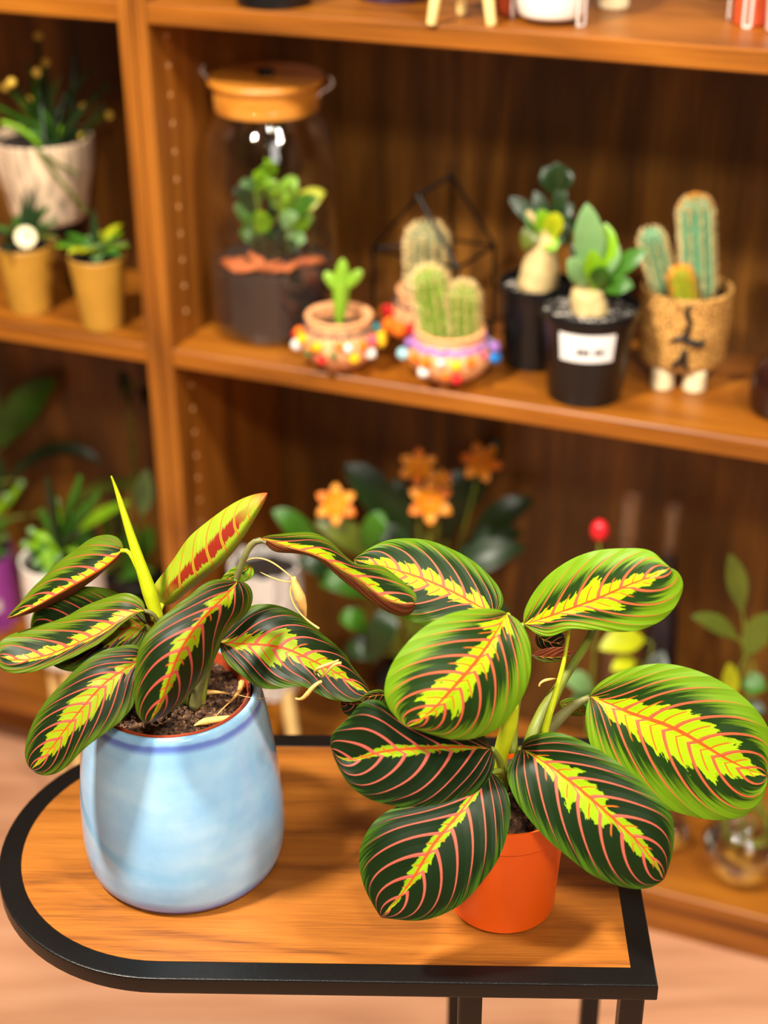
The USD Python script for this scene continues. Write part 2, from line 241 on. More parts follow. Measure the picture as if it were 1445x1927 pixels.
# prayer-plant leaf: leafa = (vein phase, distance from the midrib, distance from the base), leafb = (patch width, dark zone width, tone), leafc = (underside, seed, -)
def maranta_material(name='prayer_plant_leaf'):
    n, l = {}, []
    def N(k, t, **kw): n[k] = (t, kw)
    def L(a, b): l.append((a, b))
    def mth(k, op, a, b=None, c=None):
        kw = {'math_type': op}
        for i, x in enumerate((a, b, c)):
            if isinstance(x, str): L(x, f'{k}.value{i + 1}')
            elif x is not None: kw[f'value{i + 1}'] = float(x)
        N(k, 'math', **kw); return k + '.value'
    def rng_(k, v, a, b, c=0.0, d=1.0): N(k, 'map_range', from_min=a, from_max=b, to_min=c, to_max=d, clamp=True); L(v, k + '.value'); return k + '.result'
    def mix(k, f, a, b):
        kw = {}
        for q, x in (('color1', a), ('color2', b)):
            if isinstance(x, str): L(x, f'{k}.{q}')
            else: kw[q] = x
        N(k, 'mix', **kw); L(f, k + '.fac'); return k + '.color'
    def mul(k, a, b): N(k, 'mix', mix_type='multiply', fac=1.0, color2=b); L(a, k + '.color1'); return k + '.color'
    for k in 'abc': N('at' + k, 'attribute', attribute='leaf' + k); N('s' + k, 'separate_xyz'); L(f'at{k}.vector', f's{k}.vector')
    s, a, u, pw, dk, tone, und, seed = 'sa.x', 'sa.y', 'sa.z', 'sb.x', 'sb.y', 'sb.z', 'sc.x', 'sc.y'
    fr = mth('fr', 'fraction', s); ctr = mth('ctr', 'absolute', mth('fr5', 'subtract', fr, .5))
    vw = mth('vw', 'multiply_add', a, -.065, .098)
    vein = rng_('vein', mth('vd', 'subtract', vw, ctr), -.012, .022)
    vein = mth('veinf', 'multiply', vein, rng_('vfade', a, .70, .95, 1, 0))
    f2 = mth('f2', 'fraction', mth('s5', 'add', s, .5))
    N('lobe', 'rgb_ramp', ramp=[(0, (.58,) * 3), (.12, (.84,) * 3), (.3, (.88,) * 3), (.46, (1.0,) * 3), (.52, (1.0,) * 3), (.58, (.78,) * 3), (.8, (.86,) * 3), (.9, (.74,) * 3), (1, (.5,) * 3)]); L(f2, 'lobe.fac')
    def noise(k, xs, ys, det=2.0):
        N(k + 'v', 'combine_xyz'); L(mth(k + 'x', 'multiply', s, xs), k + 'v.x'); L(mth(k + 'y', 'multiply', a, ys), k + 'v.y'); L(seed, k + 'v.z')
        N(k, 'noise_texture', scale=1.0, detail=det, roughness=.6); L(k + 'v.vector', k + '.vector'); return k + '.fac'
    jag = noise('jag', 5, 7, 3)
    lob = mth('lob', 'multiply_add', jag, 1.1, mth('lo0', 'subtract', 'lobe.color', .5))
    big = noise('big', .8, .1, 1)
    lob = mth('lob2', 'multiply', lob, rng_('bigr', big, .3, .7, .35, 1.6))
    bound = mth('bound', 'multiply', lob, pw)
    patch = rng_('patch', mth('pd', 'subtract', bound, a), -.004, .012)
    v2 = rng_('v2', mth('v2d', 'absolute', mth('v2c', 'subtract', f2, .5)), .03, .05, 1, 0)
    v2 = mth('v2m', 'multiply', v2, rng_('v2k', mth('v2e', 'subtract', mth('v2b', 'multiply', pw, 1.1), a), 0, .05))
    strk = noise('strk', 6, 1.4, 4); fine = noise('fine', 38, 1.2, 2)
    darkb = mth('darkb', 'multiply_add', strk, .95, mth('dk0', 'subtract', dk, .475))
    darkm = rng_('darkm', mth('dd', 'subtract', darkb, a), -.11, .10)
    margin = mix('mar', tone, lin(46, 84, 16), lin(122, 162, 18))
    hi = mix('hi', tone, lin(84, 128, 24), lin(172, 200, 34))
    margin = mix('mar2', rng_('finer', fine, .55, .8, 0, .75), margin, hi)
    darkc = mix('drk', tone, lin(16, 34, 12), lin(34, 62, 12))
    col = mix('c1', darkm, margin, darkc)
    pc = mix('pc', tone, lin(140, 178, 22), lin(178, 208, 12))
    pc = mix('pc2', rng_('pcn', fine, .35, .75, 0, .45), pc, lin(132, 172, 14))
    col = mix('c2', patch, col, pc)
    vc = mix('vc', tone, lin(204, 98, 84), lin(222, 92, 40))
    col = mix('c3', vein, col, vc)
    col = mix('c3b', v2, col, lin(206, 104, 30))
    rib = rng_('rib', a, mth('ribw', 'multiply_add', u, -.02, .034), .05, 1, 0) if False else rng_('rib', mth('ribd', 'subtract', mth('ribw', 'multiply_add', u, -.022, .04), a), -.008, .01)
    col = mix('c4', rib, col, lin(206, 84, 30))
    N('p', 'principled_bsdf', roughness=.42, specular_ior_level=.2); N('t', 'translucent_bsdf'); N('x', 'mix_closure', fac=.2)
    # underside: dull wine red with a paler midrib
    uc = mix('uc', rng_('ucn', fine, .3, .7, 0, .6), lin(120, 52, 36), lin(160, 92, 48))
    col = mix('c5', und, col, uc)
    col = mix('c6', 'sc.z', col, mul('olv', col, (.66, .48, .55)))
    L(col, 'p.base_color'); L(col, 't.color')
    hgt = mth('hgt', 'multiply_add', vein, .25, mth('ctr2', 'power', mth('ctrh', 'multiply', ctr, 2.0), .6))
    hgt2 = mth('hgt2', 'multiply_add', fine, .10, hgt)
    N('b', 'bump', strength=.55, distance=.0011); L(hgt2, 'b.height'); L('b.normal', 'p.normal')
    L('p.BSDF', 'x.closure1'); L('t.BSDF', 'x.closure2')
    return M(name, n, l, 'x.closure')
maranta = maranta_material()
def young_material():
    """the underside of a young rolled leaf: yellow-green, red blotches between the veins near the midrib"""
    n, l = {}, []
    for k in 'ac': n['at' + k] = ('attribute', {'attribute': 'leaf' + k}); n['s' + k] = ('separate_xyz', {}); l.append((f'at{k}.vector', f's{k}.vector'))
    n.update(fr=('math', {'math_type': 'fraction'}), c5=('math', {'math_type': 'subtract', 'value2': .5}), c=('math', {'math_type': 'absolute'}),
             v=('map_range', {'from_min': .028, 'from_max': .055, 'to_min': 1.0, 'to_max': 0.0, 'clamp': True}), bk=('map_range', {'from_min': .06, 'from_max': .09, 'clamp': True}),
             ra=('rgb_ramp', {'ramp': [(0, (0,) * 3), (.1, (0,) * 3), (.14, (1,) * 3), (.42, (1,) * 3), (.5, (0,) * 3), (1, (0,) * 3)]}), ru=('rgb_ramp', {'ramp': [(0, (0,) * 3), (.12, (.5,) * 3), (.2, (1,) * 3), (.72, (1,) * 3), (.9, (0,) * 3)]}),
             nv=('combine_xyz', {}), nx=('math', {'math_type': 'multiply', 'value2': 7.0}), ny=('math', {'math_type': 'multiply', 'value2': 2.0}), nz=('noise_texture', {'scale': 1.0, 'detail': 3.0}), aw=('math', {'math_type': 'multiply_add', 'value2': .3}), am=('math', {'math_type': 'subtract', 'value2': .15}),
             m1=('math', {'math_type': 'multiply'}), m2=('math', {'math_type': 'multiply'}), m3=('math', {'math_type': 'multiply'}),
             base=('mix', {'color1': lin(128, 156, 14), 'color2': lin(170, 178, 46)}), x1=('mix', {'color2': lin(140, 36, 18)}), x2=('mix', {'color2': lin(196, 110, 30)}), p=('principled_bsdf', {'roughness': .4}), t=('translucent_bsdf', {}), x=('mix_closure', {'fac': .3}),
             tip=('map_range', {'from_min': .86, 'from_max': 1.0, 'clamp': True}), x3=('mix', {'color2': lin(196, 76, 44)}))
    l += [('sa.x', 'fr.value1'), ('fr.value', 'c5.value1'), ('c5.value', 'c.value1'), ('c.value', 'v.value'), ('c.value', 'bk.value'), ('sa.x', 'nx.value1'), ('sa.y', 'ny.value1'), ('nx.value', 'nv.x'), ('ny.value', 'nv.y'), ('nv.vector', 'nz.vector'),
          ('nz.fac', 'aw.value1'), ('sa.y', 'am.value1'), ('am.value', 'aw.value3'), ('aw.value', 'ra.fac'), ('sa.z', 'ru.fac'), ('ra.color', 'm1.value1'), ('ru.color', 'm1.value2'), ('m1.value', 'm2.value1'), ('bk.result', 'm2.value2'), ('m2.value', 'm3.value1'), ('sc.x', 'm3.value2'),
          ('nz.fac', 'base.fac'), ('base.color', 'x1.color1'), ('m3.value', 'x1.fac'), ('x1.color', 'x2.color1'), ('v.result', 'x2.fac'), ('sa.z', 'tip.value'), ('tip.result', 'x3.fac'), ('x2.color', 'x3.color1'), ('x3.color', 'p.base_color'), ('x3.color', 't.color'), ('p.BSDF', 'x.closure1'), ('t.BSDF', 'x.closure2')]
    return M('young_leaf', n, l, 'x.closure')
young = young_material()

def maranta_leaf(parent, mid, Lf, Rt, Y, dl=0.0, dr=0.0, N=6.4, pw=.3, dk=.6, tone=.5, under=(0, 0), seed=0.0, arch=.05, mat=None, z=None, olive=0.0, off=(.1, .4), kk=.48, label=None, name='leaf'):
    """mid, Lf, Rt: the midrib and the two margins from base to tip in picture points; Y: how far off the base, middle and tip are; dl, dr: how much further off the margins are"""
    sc, ox, oy = z or (1, 0, 0); tr = lambda q: np.array(q, float) / sc + [ox, oy]
    nt, nv = 57, 13; t = np.linspace(0, 1, nt)
    A, B, Cc = (spline(tr(q), nt) for q in (mid, Lf, Rt))
    Yc = np.interp(t, [0, .5, 1], Y); Yc = CubicSpline([0, .5, 1], Y)(t); env = np.sin(np.pi * np.clip(t, 0, 1)) ** .6
    P0, PL, PR = (np.array([atY(q[0], q[1], y) for q, y in zip(pts, yy)]) for pts, yy in ((A, Yc), (B, Yc + dl * env), (Cc, Yc + dr * env)))
    cols, av, sides = [], [], []
    for e_, sg in ((PL, -1), (PR, 1)):
        tan = np.gradient(P0, axis=0); nn = np.cross(tan, (e_ - P0) * -sg) ; nn /= np.linalg.norm(nn, axis=1, keepdims=True) + 1e-9
        if np.mean(np.sum(nn * (CAM - P0), axis=1)) < 0: nn = -nn
        W = np.linalg.norm(e_ - P0, axis=1, keepdims=True)
        for i in range(nv):
            a = i / (nv - 1) * sg if sg > 0 else -(nv - 1 - i) / (nv - 1)
            if sg > 0 and i == 0: continue
            aa = abs(a); rip = .012 * np.sin(t * 26 + seed) * aa ** 2
            cols.append(P0 + (e_ - P0) * aa + nn * W * (arch * 4 * aa * (1 - aa) * .9 + rip[:, None])); av.append(aa); sides.append(sg)
    g = np.stack(cols, 1); m = g.shape[1]; av, sides = np.array(av), np.array(sides)
    v, f = two_sided(g, nt, m, .00025)
    if quads(v, f).faces[0][1] != f[0][1]: f = f[:, ::-1]
    k = kk * av ** 1.35; u0 = (t[:, None] - k[None, :]) / (1 - .5 * k[None, :])
    s = N * u0 + np.where(sides < 0, off[0], off[1])[None, :] + 40
    la = np.stack([s, np.broadcast_to(av, s.shape), np.broadcast_to(t[:, None], s.shape)], -1).reshape(-1, 3)
    pwt = pw * np.interp(t, [0, .15, .6, .92, 1], [.9, 1.1, .95, .6, .2])
    lb = np.stack([np.broadcast_to(pwt[:, None], s.shape), np.full(s.shape, dk), np.full(s.shape, tone)], -1).reshape(-1, 3)
    us = np.where(av < .02, 0, np.where(sides < 0, under[0], under[1]))
    lc = np.stack([np.broadcast_to(us, s.shape), np.full(s.shape, seed * 7.3 + 1), np.full(s.shape, olive)], -1).reshape(-1, 3)
    d2 = lambda x: np.vstack([x, x])
    return part(parent, name, (v, np.vstack([f[:, [0, 1, 2]], f[:, [0, 2, 3]]])), mat or maranta, True, label, primvars=dict(leafa=d2(la), leafb=d2(lb), leafc=d2(lc)))
def soil_disc(c, R, mound=.0, rough=.004, n=70, mk=8):
    """a crumbly disc of soil"""
    r = np.linspace(0, 1, n // 2); a = np.arange(n * 2) * np.pi / n; p = np.stack([np.outer(r * R, np.cos(a)), np.outer(r * R, np.sin(a))], -1)
    q = np.concatenate([p / R * mk, np.zeros(p.shape[:2] + (1,))], -1); h = (meshkit.fbm(q, 4, 3) - .5) * rough * 2 + mound * (1 - (r ** 2))[:, None]
    v = np.concatenate([p, h[..., None]], -1).reshape(-1, 3) + np.array(c); return quads(v, grid_faces(len(r), n * 2, True))
def crumbs(c, R, count, size, mound=0, seed=1):
    g = np.random.default_rng(seed); out = []
    for _ in range(count):
        r, a = R * math.sqrt(g.random()) * .95, g.random() * 6.28; b = trimesh.creation.icosphere(1); b.apply_scale(size * g.uniform(.5, 1.6)); b.vertices += g.normal(0, size * .25, b.vertices.shape)
        b.apply_translation(np.array(c) + [r * math.cos(a), r * math.sin(a), mound * (1 - (r / R) ** 2) + size * .4]); out.append(b)
    return out

# ================================================================ the setting
struct('floor', box((-4, -2.5, -.02), (4, 4.2, 0), .001), floor_wood)
w0 = []
for s_ in (0,):
    b = box((-2.4, .335, 0), (1.8, .36, 2.7), .002); w0.append(b)
Rz = trimesh.transformations.rotation_matrix(-YAW, [0, 0, 1])
wb = trimesh.util.concatenate(w0); wb.apply_translation([0, OFF, 0]); wb.apply_transform(Rz); struct('wall_back', wb, wall_paint)

# ================================================================ bookcases
S1, S2 = .781, 1.216
def bookcase(label, x0, x1, base_top, toe, tall=1.96):
    t = thing('bookcase', label, 'bookcase', shp(0, 0, 0), rotz=-YAW)
    pl = [part(t, 'side_panel', box((x, 0, 0), (x + .0185, .325, tall)), upright_wood, False) for x in (x0, x1 - .0185)]
    part(t, 'back_panel', box((x0 + .0188, .312, .03), (x1 - .0188, .322, tall)), back_wood, False)
    for z_, dep in ((base_top, .31), (S1, .245), (S2, .245), (1.66, .31), (tall, .31)):
        part(t, 'shelf', box((x0 + .0187, .0005, z_ - .025), (x1 - .0187, dep, z_), .002), shelf_wood, False)
    part(t, 'plinth', box((x0 + .0187, toe, .0), (x1 - .0187, toe + .018, base_top - .0253)), shelf_wood, False)
    for (p, sx, fx) in ((pl[0], 1, x0 + .0185), (pl[1], -1, x1 - .0185)):
        for z_ in np.arange(.43, 1.2, .0352):
            if abs(z_ - (S1 - .012)) < .018: continue
            pg = lathe([(0, .0012), (.0022, .0012), (.0034, 0), (.0034, -.001)], n=10)
            pg.apply_transform(trimesh.transformations.rotation_matrix(sx * math.pi / 2, [0, 1, 0])); pg.apply_translation([fx, .046, z_]); part(p, 'hole_plug', pg, plug_mat, True)
plug_mat = plain('hole_plug', (224, 170, 108), .4)
bookcase('dark oak veneer bookcase behind the table holding the corked glass jar and cacti', -.9572, .06, .085, .012)
bookcase('dark oak veneer bookcase at left with the golden cardboard pots', -1.80, -.9588, .14, .09)

# ================================================================ side table
def table():
    TY = .0259; cx, cy = onz(1239, 1855, TH)[:2]
    t = thing('side_table', 'narrow wooden side table with rounded end and black metal frame under both prayer plants', 'table', (cx, cy, 0), rotz=-TY)
    W, D = .526, .302; r = D / 2
    def outline(i):
        a = np.linspace(np.pi / 2, 3 * np.pi / 2, 40); R = r - i
        pts = [(-i, i), (-i, D - i)] + [(-W + r + R * math.cos(q), r + R * math.sin(q)) for q in a]
        return Polygon(pts)
    top = trimesh.creation.extrude_polygon(outline(.0185), .016, engine='earcut'); top.apply_translation([0, 0, TH - .0165]); part(t, 'tabletop', top, table_wood, 30)
    # the rim: a square bar swept round the edge, its edges rounded
    o, pr = .0018, []
    for ins, z_ in ((.0182, TH - .0165), (.0182, TH - .0006), (.0172, TH), (o, TH), (.0005, TH - .0007), (0, TH - o), (0, TH - .014), (.0007, TH - .0155), (o, TH - .016)): pr.append((ins, z_))
    rings = [np.array(outline(ins).exterior.coords)[:-1] for ins, _ in pr]; n = len(rings[0])
    v = np.concatenate([np.column_stack([q, np.full(n, z_)]) for q, (_, z_) in zip(rings, pr)]); f = grid_faces(len(pr), n, True); last = np.arange(n)
    f2 = np.stack([last + (len(pr) - 1) * n, np.roll(last, -1) + (len(pr) - 1) * n, np.roll(last, -1), last], 1)
    rm = quads(v, np.vstack([f, f2])); rm.fix_normals(); part(t, 'frame_rim', rm, iron, 35)
    for x in (-.148, -.026):
        for y0 in (.004, D - .022):
            xx = x + (.0 if y0 < .1 else (.0 if x < -.1 else .012)); part(t, 'leg', box((xx, y0, .0), (xx + .018, y0 + .018, TH - .0162)), iron, False)
    for x in (-.148, -.026): part(t, 'floor_runner', box((x, .0225, .001), (x + .018, D - .0225, .019)), iron, False)
table()

# ================================================================ blue pot and its prayer plant
BC = np.array([-.165, .989])
def blue_pot():
    c = (BC[0], BC[1], TH); t = thing('plant_pot', 'glossy pale blue glazed ceramic pot with darker blue rim on the table', 'pot', c)
    prof = [(0, .0), (.070, .0), (.0755, .001), (.0788, .006), (.081, .016), (.0822, .032), (.0818, .05), (.0802, .075), (.0775, .1), (.074, .125), (.0705, .148), (.0685, .157), (.0672, .162), (.0652, .1645), (.063, .1635), (.0618, .158), (.0625, .14), (.066, .1), (.070, .04), (.068, .012), (0, .010)]
    part(t, 'body', lathe(np.array(prof_(np.c_[np.array(prof)], 140)), c, 96), blue_glaze, True)
    # what it holds
    p = thing('prayer_plant', 'prayer plant with drooping narrow folded leaves growing in the blue pot', 'houseplant', (BC[0], BC[1], TH + .03))
    part(p, 'inner_pot', lathe([(0, .0105), (.05, .0105), (.0598, .15), (.0604, .1615), (.0597, .1632), (.0585, .1625), (.0575, .15), (.048, .016), (0, .016)], c, 80), terra_rim, 40, 'thin terracotta inner pot rim')
    sc = (BC[0], BC[1], TH + .149); part(p, 'soil', [soil_disc(sc, .0578, .004, .007, 110, 6)], soil, True)
    part(p, 'soil_crumbs', crumbs(sc, .054, 420, .0016, .005, 3), soil, False, kind='stuff')
    return p
lp = blue_pot()
Z1 = (2.007, 0, 850)
Y0 = .985
def px1(q, Y): return atY(q[0] / 2.007, 850 + q[1] / 2.007, Y)
# leaf at the upper left, folded along its midrib
maranta_leaf(lp, [(466, 368), (400, 432), (300, 492), (200, 548), (100, 600), (25, 630)], [(466, 368), (440, 322), (385, 315), (300, 358), (220, 420), (140, 500), (80, 565), (45, 605), (25, 630)],
             [(466, 368), (448, 400), (400, 442), (325, 505), (250, 552), (150, 596), (70, 624), (25, 630)], (.995, .985, .97), dl=.03, dr=.02, N=5.6, pw=.22, dk=.5, tone=.5, under=(0, 1), seed=1.1, olive=.75, z=Z1)
# big leaf behind the next one
maranta_leaf(lp, [(552, 655), (480, 668), (400, 676), (260, 690), (120, 690)], [(552, 655), (540, 610), (480, 555), (420, 522), (350, 511), (260, 515), (180, 540), (130, 600), (120, 690)],
             [(552, 655), (548, 700), (520, 740), (470, 775), (400, 815), (320, 830), (240, 825), (190, 800), (140, 750), (120, 690)], (.985, .98, .985), dl=.03, dr=-.02, N=6.4, pw=.42, dk=.75, tone=.35, seed=2.3, olive=.75, z=Z1)
maranta_leaf(lp, [(546, 602), (470, 628), (385, 682), (300, 722), (200, 762), (100, 785), (0, 772)], [(546, 602), (535, 560), (490, 536), (420, 545), (330, 580), (230, 630), (130, 662), (50, 688), (0, 720), (-12, 745), (0, 772)],
             [(546, 602), (470, 645), (400, 706), (300, 765), (200, 808), (110, 834), (50, 836), (0, 815), (-10, 795), (0, 772)], (.97, .955, .955), dl=.03, dr=-.008, N=6, pw=.28, dk=.6, tone=.5, seed=3.7, olive=.75, z=Z1, off=(.2, .7))
maranta_leaf(lp, [(545, 775), (500, 805), (420, 855), (330, 945), (250, 1045), (190, 1125), (118, 1200)], [(545, 775), (530, 737), (450, 735), (380, 755), (290, 820), (200, 912), (130, 1010), (100, 1100), (97, 1160), (118, 1200)],
             [(545, 775), (530, 860), (500, 962), (440, 1030), (370, 1082), (300, 1140), (230, 1205), (170, 1222), (118, 1200)], (.945, .915, .90), dl=.02, dr=-.01, N=7.2, pw=.34, dk=.78, tone=.28, seed=4.2, olive=.75, z=Z1)
maranta_leaf(lp, [(896, 490), (860, 535), (800, 592), (725, 680), (672, 770), (632, 880), (590, 980), (560, 1024)], [(896, 490), (850, 482), (790, 490), (720, 540), (640, 602), (560, 682), (520, 762), (508, 860), (510, 950), (530, 1010), (560, 1024)],
             [(896, 490), (940, 508), (953, 560), (930, 612), (880, 650), (835, 720), (805, 790), (765, 855), (720, 912), (670, 962), (610, 1002), (560, 1024)], (.965, .915, .90), dl=.012, dr=.03, N=6.4, pw=.2, dk=.8, tone=.34, seed=5.9, olive=.75, z=Z1, arch=.07)
maranta_leaf(lp, [(830, 718), (950, 728), (1080, 745), (1180, 790), (1260, 830), (1330, 872), (1397, 916)], [(830, 718), (838, 690), (870, 640), (930, 590), (1000, 576), (1080, 590), (1150, 630), (1210, 682), (1290, 752), (1340, 822), (1385, 882), (1397, 916)],
             [(830, 718), (832, 745), (845, 780), (875, 815), (920, 852), (980, 890), (1070, 893), (1150, 890), (1220, 925), (1290, 943), (1360, 940), (1397, 916)], (.985, .965, .945), dl=.03, dr=-.02, N=6.4, pw=.34, dk=.85, tone=.25, seed=6.4, olive=.75, z=Z1)
# right-hand leaf on a bent stalk, its lower half folded under
Z5 = (4.818, 440, 1000)
maranta_leaf(lp, [(240, 66), (330, 88), (560, 160), (800, 238), (960, 330), (1150, 440), (1349, 590), (1500, 645), (1640, 655)], [(240, 66), (290, 45), (400, 25), (620, 10), (800, 40), (910, 120), (1000, 220), (1110, 290), (1300, 310), (1480, 410), (1600, 510), (1655, 590), (1640, 655)],
             [(240, 66), (290, 110), (340, 165), (500, 195), (720, 235), (860, 330), (1000, 450), (1150, 570), (1300, 670), (1450, 750), (1560, 765), (1620, 730), (1640, 655)], (.985, .965, .95), dl=.03, dr=.004, N=5.6, pw=.24, dk=.65, tone=.4, under=(0, .75), seed=7.7, olive=.6, z=Z5)
# young upright leaf, seen from its underside
maranta_leaf(lp, [(610, 578), (650, 548), (730, 480), (830, 400), (905, 310), (960, 230), (1010, 155)], [(610, 578), (578, 555), (575, 520), (600, 480), (640, 428), (700, 342), (750, 290), (830, 230), (890, 190), (950, 165), (1010, 155)],
             [(610, 578), (650, 572), (690, 535), (760, 470), (840, 398), (900, 325), (935, 272), (970, 222), (1010, 155)], (1.0, .99, 1.0), dl=.02, dr=.03, N=8, under=(1, .1), seed=8.1, z=Z1, mat=young, arch=.12, kk=.3, label='young yellow-green leaf showing red blotches')
maranta_leaf(lp, [(950, 428), (900, 460), (830, 490)], [(950, 428), (895, 432), (850, 462), (830, 490)], [(950, 428), (955, 470), (920, 492), (860, 500), (830, 490)], (1.0, .985, .98), N=3, pw=.1, dk=.2, tone=.6, seed=9, z=Z1)
part(p0 := lp, 'rolled_leaf', tube([px1(q, y) for q, y in (((420, 92), 1.0), ((438, 140), 1.0), ((470, 240), .995), ((505, 350), .99), ((548, 480), .985), ((594, 630), .98))], [.0006, .0022, .0032, .0042, .0056, .005], 14, 40), stem_yellow, True, 'yellow-green leaf still rolled into a spike')
part(lp, 'stem', tube([px1(q, y) for q, y in (((458, 374), .992), ((485, 378), .99), ((505, 410), .988), ((545, 500), .984), ((590, 632), .978), ((640, 800), .975), ((690, 960), .985))], [.0016, .0018, .0022, .0026, .003, .003, .003], 12, 40), stem_yellow, True)
part(lp, 'stem', tube([px1(q, y) for q, y in (((1005, 338), .985), ((960, 342), .985), ((925, 395), .985), ((895, 470), .985), ((850, 620), .98), ((780, 800), .975), ((735, 965), .975))], [.0024, .0026, .0032, .004, .004, .0042, .0045], 12, 40), stem_grey, True)
part(lp, 'stem', tube([px1(q, y) for q, y in (((540, 600), .972), ((575, 612), .972), ((605, 680), .975), ((660, 800), .978), ((700, 955), .985))], [.0016, .0018, .0024, .003, .0032], 10, 30), stem_grey, True)
part(lp, 'stem', tube([px1(q, y) for q, y in (((612, 575), 1.0), ((600, 610), .995), ((640, 760), .99), ((715, 955), .985))], [.002, .0022, .003, .003], 10, 30), stem_yellow, True)
part(lp, 'stem', tube([px1(q, y) for q, y in (((892, 490), .966), ((860, 560), .972), ((800, 720), .975), ((745, 960), .978))], [.002, .0026, .0032, .0038], 10, 30), stem_green, True)
part(lp, 'stem', tube([px1(q, y) for q, y in (((834, 718), .985), ((800, 780), .985), ((770, 870), .985), ((755, 960), .985))], [.002, .0024, .0036, .0045], 10, 30), stem_green, True)
part(lp, 'stem', tube([px1(q, y) for q, y in (((548, 655), .985), ((590, 700), .985), ((650, 820), .985), ((705, 955), .985))], [.0018, .002, .0024, .003], 10, 30), stem_green, True)
part(lp, 'stem', tube([px1(q, y) for q, y in (((545, 775), .945), ((600, 760), .955), ((670, 830), .97), ((715, 950), .98))], [.0018, .002, .0024, .003], 10, 30), stem_green, True)
def straw(parent, z, pts, r, name='dry_stalk'):
    sc, ox, oy = z; part(parent, name, tube([atY(x / sc + ox, y / sc + oy, Y) for x, y, Y in pts], r, 7, 30), dry, True)
straw(lp, Z1, [(925, 420, .985), (960, 402, .98), (1010, 410, .975), (1060, 440, .97), (1105, 478, .968)], [.0005, .0006, .0005])
straw(lp, Z1, [(983, 455, .985), (1010, 468, .98), (1050, 484, .975), (1105, 490, .968)], [.0003, .0006, .0005])
straw(lp, Z1, [(1108, 490, .968), (1098, 540, .966), (1118, 590, .963), (1165, 640, .96), (1205, 668, .956)], [.0006, .0006, .0009])
part(lp, 'dry_husk', tube([atY(440 + x / 4.818, 1000 + y / 4.818, Y) for x, y, Y in ((540, 415, .968), (560, 500, .967), (600, 600, .966), (630, 690, .966), (652, 775, .966))], [.0018, .0034, .0042, .003, .0005], 8, 24), dry, True)
straw(lp, Z5, [(745, 1300, .938), (800, 1225, .93), (880, 1195, .93), (950, 1165, .932)], [.0004, .0014, .0006], 'dry_bract')
straw(lp, Z5, [(760, 1290, .94), (850, 1265, .93), (930, 1200, .93), (975, 1195, .93)], [.0004, .001, .0012], 'dry_bract')
straw(lp, Z5, [(560, 1515, .93), (640, 1500, .925), (720, 1410, .925), (795, 1360, .928)], [.0008, .0018, .0012], 'dry_bract')
SZ = (3.803, 180, 1250)
def on_soil(q, lift=.005): return onz(q[0] / 3.803 + 180, q[1] / 3.803 + 1250, TH + .149 + lift)
part(lp, 'dry_strand', tube([on_soil(q, .006) for q in ((705, 440), (770, 415), (860, 398), (940, 385), (1020, 366))], [.0006, .003, .0028, .002, .0005], 6, 24), dry, True)
part(lp, 'dry_strand', tube([on_soil(q, .007) for q in ((745, 205), (850, 200), (955, 212))], [.0028, .0016, .0004], 6, 16), dry, True)
part(lp, 'dry_strand', tube([on_soil(q, .007) for q in ((1045, 130), (1015, 210), (940, 290), (850, 385))], [.0028, .0014, .0006, .0003], 6, 20), dry, True)
part(lp, 'dry_strand', tube([on_soil(q, .014) for q in ((1010, 215), (1090, 235), (1225, 243))], [.0003, .0003, .0002], 6, 16), dry, True)

# ================================================================ orange pot and its prayer plant
OC = np.array([.092, .931])
rp = thing('prayer_plant', 'prayer plant with broad flat leaves growing in an orange plastic nursery pot', 'houseplant', (OC[0], OC[1], TH))
oc = (OC[0], OC[1], TH)
part(rp, 'nursery_pot', lathe([(0, .0005), (.040, .0005), (.0418, .002), (.0462, .0845), (.0464, .0862), (.0496, .0868), (.0506, .1055), (.0503, .1075), (.0490, .1075), (.0478, .100), (.0455, .083), (.0405, .004), (0, .004)], oc, 90), orange_plastic, 35)
so = (OC[0], OC[1], TH + .098); part(rp, 'soil', soil_disc(so, .0475, .022, .008, 90, 6), soil, True); part(rp, 'soil_crumbs', crumbs(so, .044, 260, .0017, .022, 5), soil, False, kind='stuff')
Z2 = (1.710, 600, 950)
def px2(q, Y): return atY(q[0] / 1.71 + 600, q[1] / 1.71 + 950, Y)
maranta_leaf(rp, [(560, 352), (520, 330), (440, 285), (340, 240), (230, 205), (112, 176)], [(560, 352), (592, 315), (560, 240), (490, 178), (400, 130), (310, 109), (220, 115), (150, 148), (112, 176)],
             [(560, 352), (530, 375), (450, 385), (340, 388), (250, 345), (170, 260), (125, 205), (112, 176)], (.985, 1.0, 1.01), dl=.025, dr=-.02, N=6.4, pw=.3, dk=.78, tone=.38, seed=11, z=Z2, off=(.1, .55))
maranta_leaf(rp, [(606, 350), (560, 425), (500, 510), (430, 590), (370, 655), (283, 714)], [(606, 350), (580, 338), (540, 334), (440, 345), (350, 386), (270, 460), (220, 548), (213, 620), (240, 675), (283, 714)],
             [(606, 350), (652, 385), (680, 450), (682, 520), (658, 612), (612, 682), (560, 728), (500, 752), (430, 754), (350, 735), (283, 714)], (.93, .885, .87), dl=.012, dr=.004, N=7.2, pw=.3, dk=.66, tone=.6, seed=12, z=Z2, off=(.0, .45))
